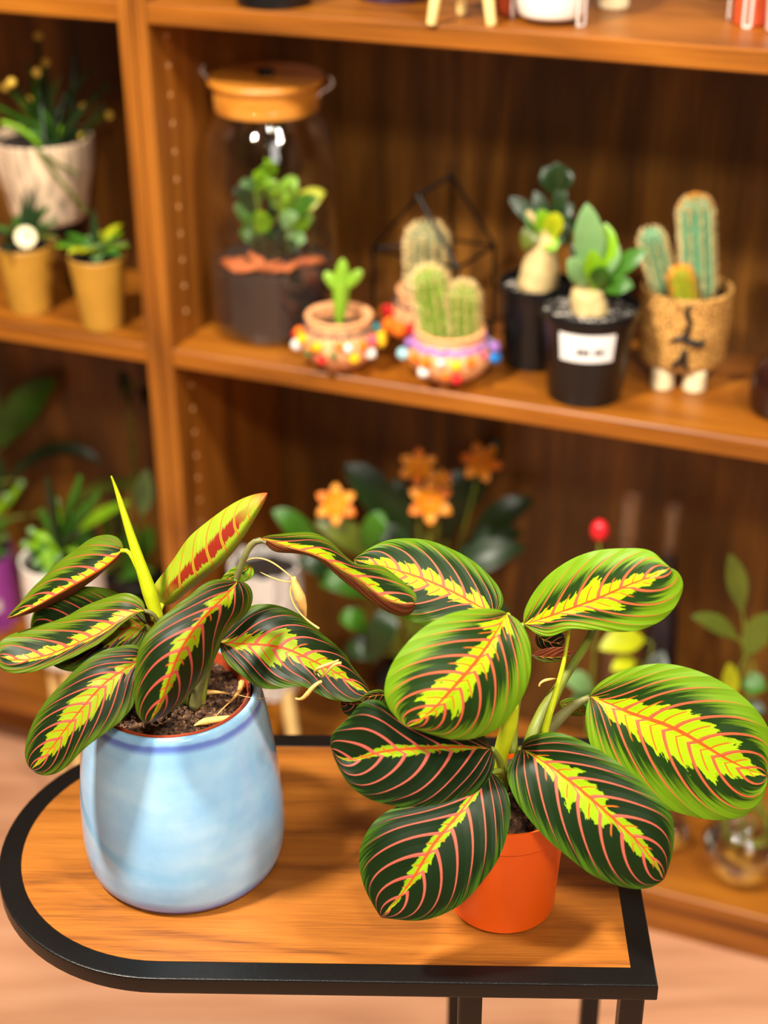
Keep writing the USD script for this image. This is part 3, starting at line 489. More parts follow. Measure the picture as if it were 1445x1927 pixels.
maranta_leaf(rp, [(660, 385), (720, 366), (800, 338), (900, 300), (1000, 256), (1080, 226), (1132, 203)], [(660, 385), (660, 350), (680, 300), (725, 240), (800, 182), (900, 146), (1000, 140), (1070, 150), (1108, 182), (1132, 203)],
             [(660, 385), (690, 408), (740, 425), (790, 406), (850, 400), (940, 408), (1040, 400), (1110, 366), (1160, 302), (1171, 250), (1156, 218), (1132, 203)], (.96, .945, .94), dl=.02, dr=-.012, N=6.4, pw=.3, dk=.58, tone=.72, seed=13, z=Z2, off=(.3, .0))
maranta_leaf(rp, [(872, 618), (940, 642), (1000, 668), (1115, 706), (1210, 755), (1300, 810), (1380, 850), (1442, 872)], [(872, 618), (890, 585), (930, 555), (1020, 520), (1080, 511), (1170, 520), (1270, 555), (1370, 622), (1430, 690), (1458, 760), (1455, 820), (1442, 872)],
             [(872, 618), (858, 690), (870, 760), (920, 850), (1000, 922), (1100, 972), (1200, 1003), (1300, 1013), (1370, 1000), (1425, 945), (1442, 872)], (.94, .905, .895), dl=.014, dr=-.012, N=7.2, pw=.34, dk=.66, tone=.66, seed=14, z=Z2, off=(.15, .6))
maranta_leaf(rp, [(652, 785), (740, 838), (850, 922), (950, 1010), (1050, 1110), (1110, 1205)], [(652, 785), (670, 750), (700, 738), (760, 732), (830, 752), (900, 788), (1000, 858), (1080, 930), (1130, 990), (1143, 1060), (1132, 1140), (1110, 1205)],
             [(652, 785), (618, 822), (607, 850), (620, 920), (660, 990), (730, 1070), (800, 1132), (880, 1190), (950, 1222), (1030, 1236), (1085, 1222), (1110, 1205)], (.905, .86, .845), dl=.01, dr=-.006, N=6.8, pw=.26, dk=.88, tone=.2, seed=15, z=Z2, off=(.55, .0))
maranta_leaf(rp, [(556, 786), (430, 778), (300, 783), (180, 800), (90, 820), (40, 778)][:5] + [(42, 790)], [(556, 786), (520, 735), (430, 705), (330, 680), (240, 648), (190, 628), (140, 635), (100, 680), (55, 722), (42, 790)],
             [(556, 786), (562, 850), (530, 902), (470, 946), (390, 976), (320, 983), (250, 970), (150, 940), (90, 890), (58, 835), (42, 790)], (.91, .88, .88), dl=.012, dr=-.012, N=7.2, pw=.11, dk=.98, tone=.08, seed=16, z=Z2, off=(.3, .75))
maranta_leaf(rp, [(552, 862), (510, 915), (440, 1005), (370, 1090), (310, 1190), (260, 1260), (200, 1328)], [(552, 862), (490, 880), (400, 905), (290, 955), (200, 1000), (150, 1060), (130, 1132), (140, 1210), (168, 1275), (200, 1328)],
             [(552, 862), (588, 888), (613, 950), (606, 1060), (570, 1150), (500, 1242), (430, 1302), (330, 1336), (250, 1334), (200, 1328)], (.90, .855, .84), dl=.008, dr=-.006, N=7.2, pw=.115, dk=.95, tone=.12, seed=17, z=Z2, off=(.4, .85))
maranta_leaf(rp, [(682, 480), (740, 490), (828, 478)], [(682, 480), (730, 462), (790, 460), (828, 478)], [(682, 480), (720, 505), (780, 500), (828, 478)], (1.0, .99, .99), N=5, pw=.1, dk=.6, tone=.3, under=(1, 0), seed=18, z=Z2)
maranta_leaf(rp, [(700, 415), (740, 440), (790, 440)], [(700, 415), (730, 405), (780, 410), (790, 440)], [(700, 415), (705, 455), (750, 468), (790, 440)], (1.0, 1.0, 1.0), N=4, pw=.08, dk=.95, tone=.0, seed=19, z=Z2)
maranta_leaf(rp, [(775, 635), (820, 650), (868, 670)], [(775, 635), (810, 622), (850, 640), (868, 670)], [(775, 635), (790, 665), (830, 680), (868, 670)], (.985, .985, .99), N=6, pw=.1, dk=.2, tone=.5, seed=20, z=Z2)
maranta_leaf(rp, [(228, 612), (180, 612), (130, 630)], [(228, 612), (210, 598), (165, 600), (130, 630)], [(228, 612), (220, 632), (170, 640), (130, 630)], (.93, .93, .93), N=5, pw=.1, dk=.6, tone=.3, seed=21, z=Z2)
maranta_leaf(rp, [(160, 630), (120, 640), (72, 635)], [(160, 630), (130, 610), (90, 615), (72, 635)], [(160, 630), (140, 670), (95, 678), (72, 635)], (.95, .95, .95), N=4, pw=.05, dk=.95, tone=.05, seed=22, z=Z2)
for nm, pts, r, mt in (('stem', [(882, 398, .965), (840, 480, .965), (806, 530, .962), (770, 590, .955), (720, 680, .945), (690, 745, .935), (668, 800, .93)], [.0028, .0034, .0036, .004, .0062, .0062, .005], stem_green),
                       ('stem', [(806, 392, .96), (795, 470, .955), (772, 570, .945), (745, 660, .935), (725, 735, .928)], [.0012, .0014, .002, .0026, .003], stem_yellow),
                       ('stem', [(872, 620, .94), (830, 640, .94), (780, 680, .938), (735, 730, .935), (690, 790, .932)], [.0024, .0034, .0048, .0056, .005], stem_grey),
                       ('stem', [(624, 640, .915), (608, 720, .92), (588, 790, .922), (574, 862, .925), (570, 900, .925)], [.004, .0062, .006, .0052, .005], stem_yellow),
                       ('stem', [(606, 352, .93), (630, 450, .93), (632, 560, .925), (624, 650, .916)], [.002, .0024, .003, .004], stem_yellow),
                       ('stem', [(560, 352, .985), (600, 470, .97), (610, 600, .955), (600, 740, .94), (590, 860, .93)], [.002, .0024, .003, .0034, .004], stem_green),
                       ('stem', [(660, 386, .96), (640, 395, .962), (640, 470, .955), (640, 620, .95), (625, 800, .94)], [.002, .002, .003, .003, .004], stem_green),
                       ('stem', [(652, 785, .905), (640, 810, .91), (636, 880, .92)], [.0026, .003, .0036], stem_green),
                       ('stem', [(556, 786, .91), (575, 810, .915), (590, 870, .92)], [.0022, .0026, .003], stem_green),
                       ('stem', [(552, 862, .90), (580, 858, .908), (600, 900, .918)], [.0022, .0026, .003], stem_green)):
    part(rp, nm, tube([px2(q[:2], q[2]) for q in pts], r, 12, 36), mt, True)
straw(rp, Z2, [(762, 560, .955), (740, 562, .952), (715, 572, .95), (709, 584, .95)], [.0006, .0012, .0008], 'dry_bract')
straw(rp, Z2, [(108, 690, .885), (118, 705, .884), (128, 722, .884)], [.0008, .0016, .0008], 'dry_bract')

# ================================================================ things on the shelves
def vdir(P): v = np.asarray(P, float) - CAM; v[2] = 0; return v / np.linalg.norm(v)
def zfront(c, r, py): return zat(np.asarray(c) - vdir(c) * r, py)
def lerp(a, b, t): return np.asarray(a, float) * (1 - t) + np.asarray(b, float) * t
def pot_profile(rb, rt, h, th=.003, lip=.0, liph=0):
    p = [(0, 0), (rb - .002, 0), (rb, .002)]
    if lip: p += [(rt - lip, h - liph), (rt, h - liph + .001)]
    return p + [(rt, h - .0015), (rt - .001, h), (rt - th + .001, h), (rt - th, h - .0015), (rb - th * .8, th + .003), (0, th + .003)]
def scatter_spines(fn, count, ln, seed, thick=.0005):
    """fn(rng) -> (point, outward direction)"""
    g = np.random.default_rng(seed); v, f = [], []
    for _ in range(count):
        p, d = fn(g); d = d + g.normal(0, .45, 3); d /= np.linalg.norm(d); a = np.cross(d, [.3, .5, .8]); a /= np.linalg.norm(a); b = np.cross(d, a); L_ = ln * g.uniform(.6, 1.3)
        k = len(v); v += [p + a * thick, p - a * thick * .5 + b * thick * .8, p - a * thick * .5 - b * thick * .8, p + d * L_]; f += [(k, k + 1, k + 3), (k + 1, k + 2, k + 3), (k + 2, k, k + 3), (k, k + 2, k + 1)]
    return trimesh.Trimesh(np.array(v), np.array(f), process=False)
def cactus_column(parent, base, top, r, ribs, skin, spm, seed, tip=None, per=26, sl=.004, name='cactus'):
    base, top = np.asarray(base, float), np.asarray(top, float); ax = top - base; Hh = np.linalg.norm(ax); ax /= Hh
    a_ = np.cross(ax, [0.2, 1, .1]); a_ /= np.linalg.norm(a_); b_ = np.cross(ax, a_)
    q = np.linspace(0, 1, 26); prof = r * np.where(q < .12, .82 + .18 * q / .12, np.sqrt(np.clip(1 - np.clip((q - (1 - r / Hh)) / (r / Hh), 0, 1) ** 2, 0, 1))); prof[-1] = 1e-4
    n = ribs * 6; ang = np.arange(n) * 2 * np.pi / n
    rr = prof[:, None] * (1 - .15 * (1 - np.cos(ang * ribs)[None, :]) / 1.0)
    v = base + (q * Hh)[:, None, None] * ax + rr[..., None] * (np.cos(ang)[:, None] * a_ + np.sin(ang)[:, None] * b_)[None]
    k = part(parent, name, quads(v.reshape(-1, 3), grid_faces(26, n, True)), skin, True)
    def fn(g):
        j = g.integers(ribs); i = g.integers(1, per); qq = min(i / per, .995); rad = np.interp(qq, q, prof); an = 2 * np.pi * j / ribs; d = math.cos(an) * a_ + math.sin(an) * b_
        return base + ax * qq * Hh + d * rad, d + ax * (1.2 if qq > .9 else .2)
    part(k, 'spines', scatter_spines(fn, ribs * per * 7, sl, seed, .0010), spm, False, kind='stuff')
    if tip:
        def ft(g):
            an, e_ = g.uniform(0, 6.28), g.uniform(.2, 1.5); d = math.cos(e_) * (math.cos(an) * a_ + math.sin(an) * b_) + math.sin(e_) * ax; return top - ax * r + d * r * .97, d
        part(k, 'tip_spines', scatter_spines(ft, 320, sl * .9, seed + 1, .0006), tip, False, kind='stuff')
    return k
def cactus_globe(parent, c, rad, squash, skin, spm, seed, name='cactus', count=900, sl=.005):
    b = trimesh.creation.icosphere(4); v = b.vertices; az = np.arctan2(v[:, 1], v[:, 0]); el = np.arcsin(np.clip(v[:, 2], -1, 1))
    tub = .5 + .5 * np.cos(13 * az + el * 6) * np.cos(el * 11); b.vertices = v * (1 + .07 * tub[:, None]) * [rad, rad, rad * squash] + c
    k = part(parent, name, b, skin, True)
    def fn(g):
        d = g.normal(0, 1, 3); d /= np.linalg.norm(d); return np.asarray(c) + d * [rad, rad, rad * squash] * 1.03, d
    part(k, 'spines', scatter_spines(fn, count, sl, seed, .00055), spm, False, kind='stuff'); return k
def rosette(parent, c, count, L_, w, mats, seed, up=(.3, 1.2), name='leaf', peak=.3):
    g = np.random.default_rng(seed); c = np.asarray(c, float)
    for i in range(count):
        a = i * 2.4 + g.uniform(-.3, .3); e_ = g.uniform(*up); d = np.array([math.cos(a) * math.cos(e_), math.sin(a) * math.cos(e_), math.sin(e_)]); l_ = L_ * g.uniform(.75, 1.15)
        part(parent, name, blade(c + d * .004, c + d * l_, w * g.uniform(.8, 1.2), bend=d * 0 + [0, 0, l_ * .08], nrm=(-d[0] * .4, -d[1] * .4, 1.2), peak=peak, fold=.25, th=.0012, n=9), mats[i % len(mats)], True)

pom_cols = dict(red=(214, 34, 30), white=(240, 232, 224), yellow=(244, 190, 16), orange=(246, 120, 14), teal=(20, 130, 130), green=(60, 120, 60), pink=(226, 90, 110), blue=(20, 120, 200), sky=(160, 206, 214), violet=(150, 104, 176), lilac=(196, 140, 206), black=(30, 30, 34))
pom = {k: plain('pompom_' + k, v, .9, var=.08, bump=.0012, bscale=700) for k, v in pom_cols.items()}
thread_dark = plain('dark_thread', (54, 54, 60), .8); thread_lilac = plain('lilac_thread', (196, 128, 190), .8, var=.4, scale=200)

# ---- glass jar
def glass_jar():
    c, r = base_on(522, 660, S1, 252); zf = lambda rr, y: zfront(c, rr, y) - S1
    hb, h2, ht = zf(r * .8, 232), zf(r * .86, 186), zf(r * .9, 172)
    t = thing('glass_jar', 'tall clear glass jar with wooden lid and a plant inside, on the middle shelf', 'jar', (c[0], c[1], S1)); c = np.array([c[0], c[1], S1])
    out = prof_([(r * .86, .001), (r * .97, .006), (r, .02), (r, .1), (r, hb * .62), (r * .985, hb * .8), (r * .9, hb * .92), (r * .80, hb * .975), (r * .785, hb + .012)], 50)
    part(t, 'glass_body', lathe(np.vstack([[(0, .001)], out, [(r * .77, hb + .012)], out[::-1] - [.003, -.003], [(0, .005)]]), c, 72), glass, True)
    part(t, 'lid', lathe([(0, hb), (r * .745, hb), (r * .765, hb + .002), (r * .775, h2 - .002), (r * .79, h2), (r * .835, h2 + .002), (r * .85, h2 + .006), (r * .85, ht - .004), (r * .83, ht), (0, ht + .001)], c, 72), light_wood, 35)
    part(t, 'lid_knob', lathe([(0, .0), (.009, .0), (.012, .004), (.009, .008), (0, .009)], c + [0, 0, ht + .001], 20), iron, True)
    for sgn in (-1, 1):
        e0 = c + EU * sgn * r * .80; part(t, 'wire_clasp', tube([e0 + [0, 0, h2 - .01], e0 + EU * sgn * .012 + [0, 0, h2], e0 + EU * sgn * .020 + [0, 0, ht - .002], e0 + EU * sgn * .016 + [0, 0, ht + .006]], .0011, 8, 20), wire_white, True)
    hs = zf(r * .94, 532)
    t2 = thing('terrarium_plant', 'small bushy green plant with dark soil inside the corked glass jar', 'houseplant', c + [0, 0, .006])
    part(t2, 'soil', lathe([(0, .006), (r * .85, .006), (r * .94, .02), (r * .945, hs), (r * .8, hs + .004), (0, hs + .008)], c, 60, lambda a, z: 1 + .004 * np.sin(a * 9)), soil_dark, 30)
    top = c + [0, 0, hs + .006]
    for i in range(5):
        a = i * 1.3; part(t2, 'stem', tube([top + [.008 * math.cos(a), .008 * math.sin(a), 0], top + [.018 * math.cos(a), .018 * math.sin(a), .05], top + [.026 * math.cos(a), .026 * math.sin(a), .095]], .0016, 8, 12), stem_green, True)
    g = np.random.default_rng(11); k = 0
    tips = [(500, 306, g_lit), (478, 340, g_lit), (512, 352, g_lit), (545, 372, g_lit), (450, 345, g_mid), (560, 335, g_lit), (612, 362, g_yellow), (600, 375, g_mid), (436, 360, g_dark), (440, 385, g_mid), (455, 400, g_mid), (560, 395, g_lit), (590, 410, g_lit), (560, 412, g_pale), (575, 455, g_pale), (555, 440, g_mid), (480, 400, g_lit), (470, 430, g_mid), (450, 440, g_mid), (500, 415, g_mid), (530, 420, g_dark), (520, 450, g_dark), (490, 455, g_dark), (560, 475, g_dark), (470, 465, g_dark), (540, 480, g_dark), (510, 395, g_dark), (530, 345, g_mid)]
    for x, y, mt in tips:
        dy = g.uniform(-.045, .03); tipp = atY(x, y, c[1] + dy); ax = top + [(tipp[0] - top[0]) * .35, (tipp[1] - top[1]) * .4, 0]; z0 = max(top[2] + .01, tipp[2] - g.uniform(.02, .045)); st = np.array([ax[0], ax[1], z0])
        dd = tipp - st; ln = np.linalg.norm(dd); tipp = st + dd / ln * max(ln, .035)
        rad = np.linalg.norm((tipp - c)[:2])
        if rad > r * .9: tipp[:2] = c[:2] + (tipp - c)[:2] * r * .9 / rad
        part(t2, 'leaf', blade(st, tipp, g.uniform(.020, .028), bend=(0, 0, .008), n=10, tipw=.02), mt, True)
    for i, (x, y, rot) in enumerate(((412, 500, 1.2), (440, 498, .5), (462, 506, .1), (500, 520, .5), (530, 515, .3), (440, 530, .2), (545, 520, 1.9), (590, 495, .2), (480, 492, 2.2), (560, 500, 1.0), (515, 500, .8), (425, 515, 1.0))):
        P = onz(x, y, top[2] + .004); P = c + np.clip(np.linalg.norm((P - c)[:2]), 0, r * .78) * np.append((P - c)[:2], 0) / (np.linalg.norm((P - c)[:2]) + 1e-9) + [0, 0, hs + .0135]
        b = box((-.013, -.005, -.003), (.013, .005, .003), .0018); b.vertices += np.random.default_rng(i).normal(0, .0012, b.vertices.shape)
        b.apply_transform(trimesh.transformations.euler_matrix(.3 * math.sin(i * 3), .25 * math.cos(i * 2), rot)); b.apply_translation(P)
        bt = thing('bark_chip', 'reddish bark chip lying on the soil inside the glass jar', 'bark chip', P, 'bark chips in the glass jar'); part(bt, 'chip', b, bark, False)
glass_jar()

# ---- small clay pots with pompoms
def clay_pot(px, py, w, rim_y, label, poms, band, rot=0.0, S=S1):
    c, r = base_on(px, py, S, w * .5); r = w / 2 / pxm(c); c = np.array([c[0], c[1], S]); h = zfront(c, r * .8, rim_y) - S
    t = thing('clay_pot', label, 'potted cactus', c)
    pr = prof_([(r * .40, .0), (r * .52, .004), (r * .86, h * .25), (r, h * .5), (r * .93, h * .70), (r * .80, h * .85), (r * .80, h * .92), (r * .86, h * .97), (r * .82, h), (r * .72, h * .985), (r * .68, h * .9), (r * .7, h * .7)], 60)
    part(t, 'pot', lathe(np.vstack([[(0, 0)], pr, [(0, h * .7)]]), c, 64), terracotta, True)
    part(t, 'soil', lathe([(0, h * .74), (r * .69, h * .72), (0, h * .70)], c, 30), soil_dark, True)
    for a in (0.6, 2.7, 4.4): part(t, 'foot', ball(c + [r * .5 * math.cos(a), r * .5 * math.sin(a), .006], .0055, 2), terracotta, True)
    a = np.linspace(0, 2 * np.pi, 60); rr = r * .845 + .0012
    part(t, 'thread', tube(np.c_[c[0] + rr * np.cos(a), c[1] + rr * np.sin(a), c[2] + h * .80 + .0015 * np.sin(a * 14)], .0021, 7), thread_dark if band == 'dark' else thread_lilac, True)
    if band != 'dark': part(t, 'thread', tube(np.c_[c[0] + (rr + .001) * np.cos(a), c[1] + (rr + .001) * np.sin(a), c[2] + h * .73 + .0015 * np.sin(a * 11)], .0026, 7), pom['lilac'], True)
    toward = math.atan2(*(CAM - c)[[1, 0]])
    for an, fr, col, sz in poms:
        sz *= 1.25
        q = toward + an; rad = np.interp(fr, [.2, .5, .7, .85], [.80, 1.0, .93, .82]) * r + sz * .7; P = c + [rad * math.cos(q), rad * math.sin(q), h * fr]
        k = part(t, 'pompom', ball(P, sz, 2), pom[col], True, f'{col} pompom'); e_ = c + [rr * math.cos(q), rr * math.sin(q), h * .8]
        part(k, 'cord', tube([e_, lerp(e_, P, .5) + [.001 * math.cos(q), .001 * math.sin(q), 0], P], .0006, 5), thread_dark, True)
    return t, c, r, h
P1 = [(-1.55, .62, 'red', .0055), (-1.3, .50, 'white', .006), (-1.35, .72, 'orange', .0055), (-1.1, .66, 'yellow', .0055), (-.85, .45, 'green', .004), (-.7, .58, 'orange', .0045), (-.55, .62, 'yellow', .005), (-.45, .38, 'red', .005), (-.15, .5, 'green', .0035), (0, .66, 'orange', .0045), (.2, .62, 'white', .0045), (.35, .42, 'yellow', .0055), (.6, .62, 'orange', .005), (.8, .44, 'white', .0058), (.9, .66, 'pink', .0055), (1.2, .55, 'yellow', .006), (1.4, .62, 'yellow', .0055), (1.35, .78, 'teal', .0045), (1.5, .5, 'orange', .005)] + [(2 + .5 * i, .6, ('red', 'white', 'yellow', 'teal', 'orange')[i % 5], .005) for i in range(5)]
t, c, r, h = clay_pot(640, 702, 148, 612, 'small round clay pot with bright pompoms and a bright green cactus, beside the glass jar', P1, 'dark')
zb = c + [0, 0, h * .72]
def pad(parent, base, tip, w, seed):
    base, tip = np.asarray(base), np.asarray(tip); b = trimesh.creation.icosphere(3); d = tip - base; L_ = np.linalg.norm(d); d /= L_; s = np.cross(d, CAM - base); s /= np.linalg.norm(s); n_ = np.cross(s, d)
    v = b.vertices * [w / 2, w / 4, L_ / 2]; v[:, 0] *= 1 + .18 * v[:, 2] / (L_ / 2); b.vertices = lerp(base, tip, .5) + v[:, :1] * s + v[:, 1:2] * n_ + v[:, 2:] * d; k = part(parent, 'pad', b, cact_lime, True)
    vv = b.vertices.copy(); nn = b.vertex_normals.copy()
    part(k, 'spines', scatter_spines(lambda g: (lambda i: (vv[i], nn[i]))(g.integers(len(vv))), 150, .006, seed, .0004), spine, False, kind='stuff')
pad(t, zb, atY(645, 487, c[1]), .020, 1); pad(t, atY(648, 545, c[1]), atY(680, 508, c[1] - .004), .014, 2); pad(t, atY(640, 550, c[1]), atY(612, 512, c[1] + .002), .014, 3); pad(t, zb + [0, -.006, 0], atY(642, 530, c[1] - .010), .012, 4)
P2 = [(-1.5, .5, 'sky', .0065), (-1.35, .75, 'violet', .005), (-.9, .6, 'orange', .005), (-.55, .60, 'orange', .006), (-.62, .40, 'white', .006), (-.2, .62, 'white', .004), (-.1, .36, 'orange', .004), (.15, .58, 'yellow', .005), (.18, .30, 'red', .0055), (.5, .62, 'orange', .005), (.9, .66, 'pink', .004), (1.45, .66, 'violet', .0065), (1.5, .45, 'blue', .0065), (1.3, .50, 'blue', .005)] + [(2 + .5 * i, .55, ('sky', 'white', 'violet', 'red', 'orange')[i % 5], .005) for i in range(5)]
t, c, r, h = clay_pot(845, 728, 156, 640, 'small round clay pot with lilac thread, white and red pompoms and two stubby cacti', P2, 'lilac')
cactus_column(t, c + [-.012, 0, h * .7] , atY(803, 500, c[1]), .022, 13, cact_green, spine, 21, per=18, sl=.005, tip=spine); cactus_column(t, c + [.016, -.002, h * .7], atY(868, 530, c[1] - .004), .021, 13, cact_green, spine, 22, per=16, sl=.006, tip=spine)
P3 = [(-1.5, .62, 'red', .0075), (-1.45, .35, 'violet', .005), (-1.1, .5, 'orange', .008), (-.7, .5, 'orange', .008), (-.4, .55, 'red', .006), (.4, .5, 'yellow', .006), (1.2, .55, 'white', .006)]
t, c, r, h = clay_pot(802, 668, 132, 560, 'clay pot with orange pompoms and a pale spiny cactus, half hidden behind the two-cactus pot', P3, 'dark')
cactus_column(t, c + [0, 0, h * .7], atY(803, 418, c[1]), .025, 12, plain('grey_green_cactus_skin', (128, 128, 88), .6), spine, 31, per=20, sl=.007)

# ---- wire terrarium
def geometric():
    A = {'apex': atd(850, 330, .165), 'l': atd(702, 468, .18), 'r': atd(930, 462, .19), 'f': atd(862, 505, .085), 'n': atd(786, 368, .12), 'b': atd(852, 452, .232)}
    t = thing('wire_terrarium', 'black wire terrarium frame shaped like a little house, behind the clay pots', 'terrarium', np.append(lerp(A['f'], A['b'], .5)[:2], S1))
    lo = {k: np.append(A[k][:2], S1 + .003) for k in 'lrfb'}
    for a, b in (('apex', 'n'), ('n', 'l'), ('apex', 'r'), ('n', 'f'), ('apex', 'b'), ('l', 'f'), ('f', 'r'), ('r', 'b'), ('b', 'l')): part(t, 'rod', tube([A[a], A[b]], .0024, 6), iron, True)
    for k in 'lrfb': part(t, 'rod', tube([A[k], lo[k]], .0024, 6), iron, True)
    for a, b in ('lf', 'fr', 'rb', 'bl'): part(t, 'rod', tube([lo[a], lo[b]], .0024, 6), iron, True)
    part(t, 'hanging_loop', tube([A['apex'] + [.005 * math.sin(q), 0, .008 - .008 * math.cos(q)] for q in np.linspace(0, 6.28, 20)], .0009, 6), iron, True)
geometric()

# ---- black pots with caudex plants
def black_pot(px, py, wb, wt, rim_y, label, S=S1):
    c, rb = base_on(px, py, S, wb); c = np.array([c[0], c[1], S]); rt = wt / 2 / pxm(c); h = zfront(c, rt, rim_y) - S
    t = thing('nursery_pot', label, 'potted plant', c); part(t, 'pot', lathe(pot_profile(rb, rt, h, .002, .003, .012), c, 64), black_plastic, 35)
    part(t, 'soil', soil_disc(c + [0, 0, h - .012], rt - .0035, .004, .003, 40, 8), grit, True); return t, c, rb, rt, h
t, c, rb, rt, h = black_pot(1097, 770, 140, 186, 606, 'black plastic pot with white price sticker and a stubby thick-stemmed plant')
def caudex_stem(t, c, h, r0, x, y, r1): P = atY(x, y, c[1]); b_ = c + [0, 0, h - .015]; part(t, 'caudex', tube([lerp(b_, P, q) + [.0012 * math.sin(q * 7), 0, 0] for q in (0, .15, .3, .45, .6, .75, .9, .97, 1)], [r0 * 1.08, r0 * 1.04, r0, r0 * .97, lerp(r0, r1, .6), r1, r1 * .97, r1 * .85, r1 * .5], 18), caudex, True); return P
P = caudex_stem(t, c, h, .0215, 1105, 545, .0195)
for x0, y0, x1, y1, w, mt, dy in ((1108, 528, 1104, 382, .034, g_pale, 0), (1122, 525, 1140, 420, .036, g_lit, .01), (1125, 530, 1152, 445, .034, g_pale, .004), (1100, 540, 1068, 488, .026, g_pale, -.012), (1118, 545, 1112, 470, .024, g_lit, -.016), (1138, 530, 1220, 470, .022, g_mid, -.01), (1135, 548, 1192, 540, .022, g_mid, -.02), (1115, 535, 1075, 460, .022, g_dark, .015), (1125, 545, 1128, 500, .022, g_mid, -.02), (1120, 530, 1178, 490, .02, g_dark, .02)):
    part(t, 'leaf', blade(atY(x0, y0, c[1]), atY(x1, y1, c[1] + dy), w, bend=(0, -.004, .006), tipw=.03, peak=.5), mt, True)
tw = math.atan2(*(CAM - c)[[1, 0]])
def on_pot(c, prof_r, z, a, lift): rr = prof_r(z) + lift; return np.array([c[0] + rr * math.cos(a), c[1] + rr * math.sin(a), c[2] + z])
def patch_on(c, prof_r, z0, z1, a0, a1, lift=.0004, n=12):
    g = np.array([[on_pot(c, prof_r, z, a, lift) for a in np.linspace(a0, a1, n)] for z in (z0, (z0 + z1) / 2, z1)]); return quads(*two_sided(g, 3, n, .0002))
pr_ = lambda z: rb + (rt - .003 - rb) * z / (h - .012)
za, zb_ = zfront(c, (rb + rt) / 2, 683) - S1, zfront(c, (rb + rt) / 2, 630) - S1
lab = part(t, 'price_sticker', patch_on(c, pr_, za, zb_, tw - .62, tw + .62), paper, True, 'white price sticker')
zm = za + (zb_ - za) * .28
for a0, a1 in ((-.22, -.12), (-.10, -.03), (-.01, .06), (.16, .24), (.27, .36)): part(lab, 'printed_mark', patch_on(c, pr_, zm, zm + .007, tw + a0, tw + a1, .0008, 3), ink, True)
t, c, rb, rt, h = black_pot(1000, 702, 104, 134, 552, 'taller-stemmed plant with thick pale trunk in a plain black pot, behind the stickered one')
P = caudex_stem(t, c, h, .0235, 1030, 442, .0165)
for x0, y0, x1, y1, w, mt, dy in ((1030, 455, 1015, 395, .022, g_lit, -.01), (1035, 455, 1048, 400, .024, g_yellow, -.012), (1030, 460, 1040, 475, .022, g_lit, -.02), (1025, 445, 985, 400, .022, g_mid, 0), (1020, 440, 958, 372, .02, g_dark, .01), (1010, 430, 985, 470, .024, g_olive, -.01), (1040, 420, 1062, 352, .018, g_dark, .0), (1045, 370, 1020, 318, .024, g_dark, 0), (1050, 370, 1068, 315, .024, g_dark, .006), (1048, 368, 1045, 305, .022, g_dark, -.006), (1040, 430, 1080, 385, .02, g_dark, 0), (1045, 440, 1085, 420, .02, g_dark, .01), (1030, 440, 1005, 360, .018, g_dark, .01), (1045, 450, 1072, 460, .018, g_dark, 0)):
    part(t, 'leaf', blade(atY(x0, y0, c[1]), atY(x1, y1, c[1] + dy), w, bend=(0, -.004, .006), tipw=.03, peak=.5), mt, True)
part(t, 'stem', tube([atY(1035, 445, c[1]), atY(1045, 400, c[1]), atY(1050, 345, c[1])], [.004, .003, .0025], 8, 14), stem_yellow, True)
part(t, 'branch_stub', tube([atY(1030, 450, c[1]), atY(1010, 420, c[1] - .004), atY(992, 398, c[1] - .004)], [.006, .005, .003], 8, 12), caudex, True)

# ---- stoneware pot on feet
c, rb = base_on(1274, 742, S1, 150); c = np.array([c[0], c[1], S1]); r = 168 / 2 / pxm(c); zl = zfront(c, r * .8, 700) - S1; h = zfront(c, r, 568) - S1
t = thing('footed_pot', 'speckled brown stoneware pot on stubby feet with black brush figure and striped cacti', 'potted cactus', c)
prof = prof_([(r * .78, zl - .002), (r * .88, zl), (r * .945, zl + .006), (r * .975, zl + .03), (r, h * .6), (r, h - .006), (r * .985, h), (r * .94, h + .001), (r * .91, h - .005), (r * .9, h * .6)], 50)
part(t, 'pot', lathe(np.vstack([[(0, zl - .002)], prof, [(0, h * .6)]]), c, 72), stoneware, True)
part(t, 'soil', lathe([(0, h - .012), (r * .9, h - .014), (0, h - .02)], c, 30), soil_dark, True)
tw = math.atan2(*(CAM - c)[[1, 0]])
for a in (-.55, .55, 2.6, -2.6):
    q = tw + a; part(t, 'foot', lathe([(0, 0), (.012, 0), (.0142, .003), (.0135, zl * .7), (.015, zl + .012), (0, zl + .012)], c + [r * .66 * math.cos(q), r * .66 * math.sin(q), 0], 24), cream, True, 'cream foot')
def stroke(pts, w):
    P = spline([on_pot(c, lambda z: r, z * h, tw + a, .0004) for a, z in pts], 20); part(t, 'brush_stroke', tube(P, w, 8), ink, True)
stroke([(.10, .97), (.06, .86), (.12, .78), (.06, .66), (.08, .58)], [.0024, .0042, .003, .004, .003]); stroke([(.06, .63), (-.1, .61), (-.26, .56)], [.003, .004, .0015]); stroke([(.06, .60), (.22, .58), (.34, .56), (.50, .60)], [.004, .0042, .0055, .002])
stroke([(.06, .50), (.05, .42), (-.05, .36), (-.2, .29)], [.004, .0045, .004, .0015]); stroke([(.05, .44), (.1, .36), (.18, .28)], [.003, .004, .0015])
B = c + [0, 0, h - .014]
cactus_column(t, B + EU * .014 + ND * .006, atY(1308, 366, c[1] + .005), .0205, 10, cact_blue, spine, 41, spine_orange, 30); cactus_column(t, B - EU * .026, atY(1222, 430, c[1]), .0155, 10, cact_blue, spine, 42, None, 22); cactus_column(t, B - vdir(c) * .02, atY(1277, 502, c[1] - .02), .0145, 12, cact_lime, spine_orange, 43, spine_orange, 12)
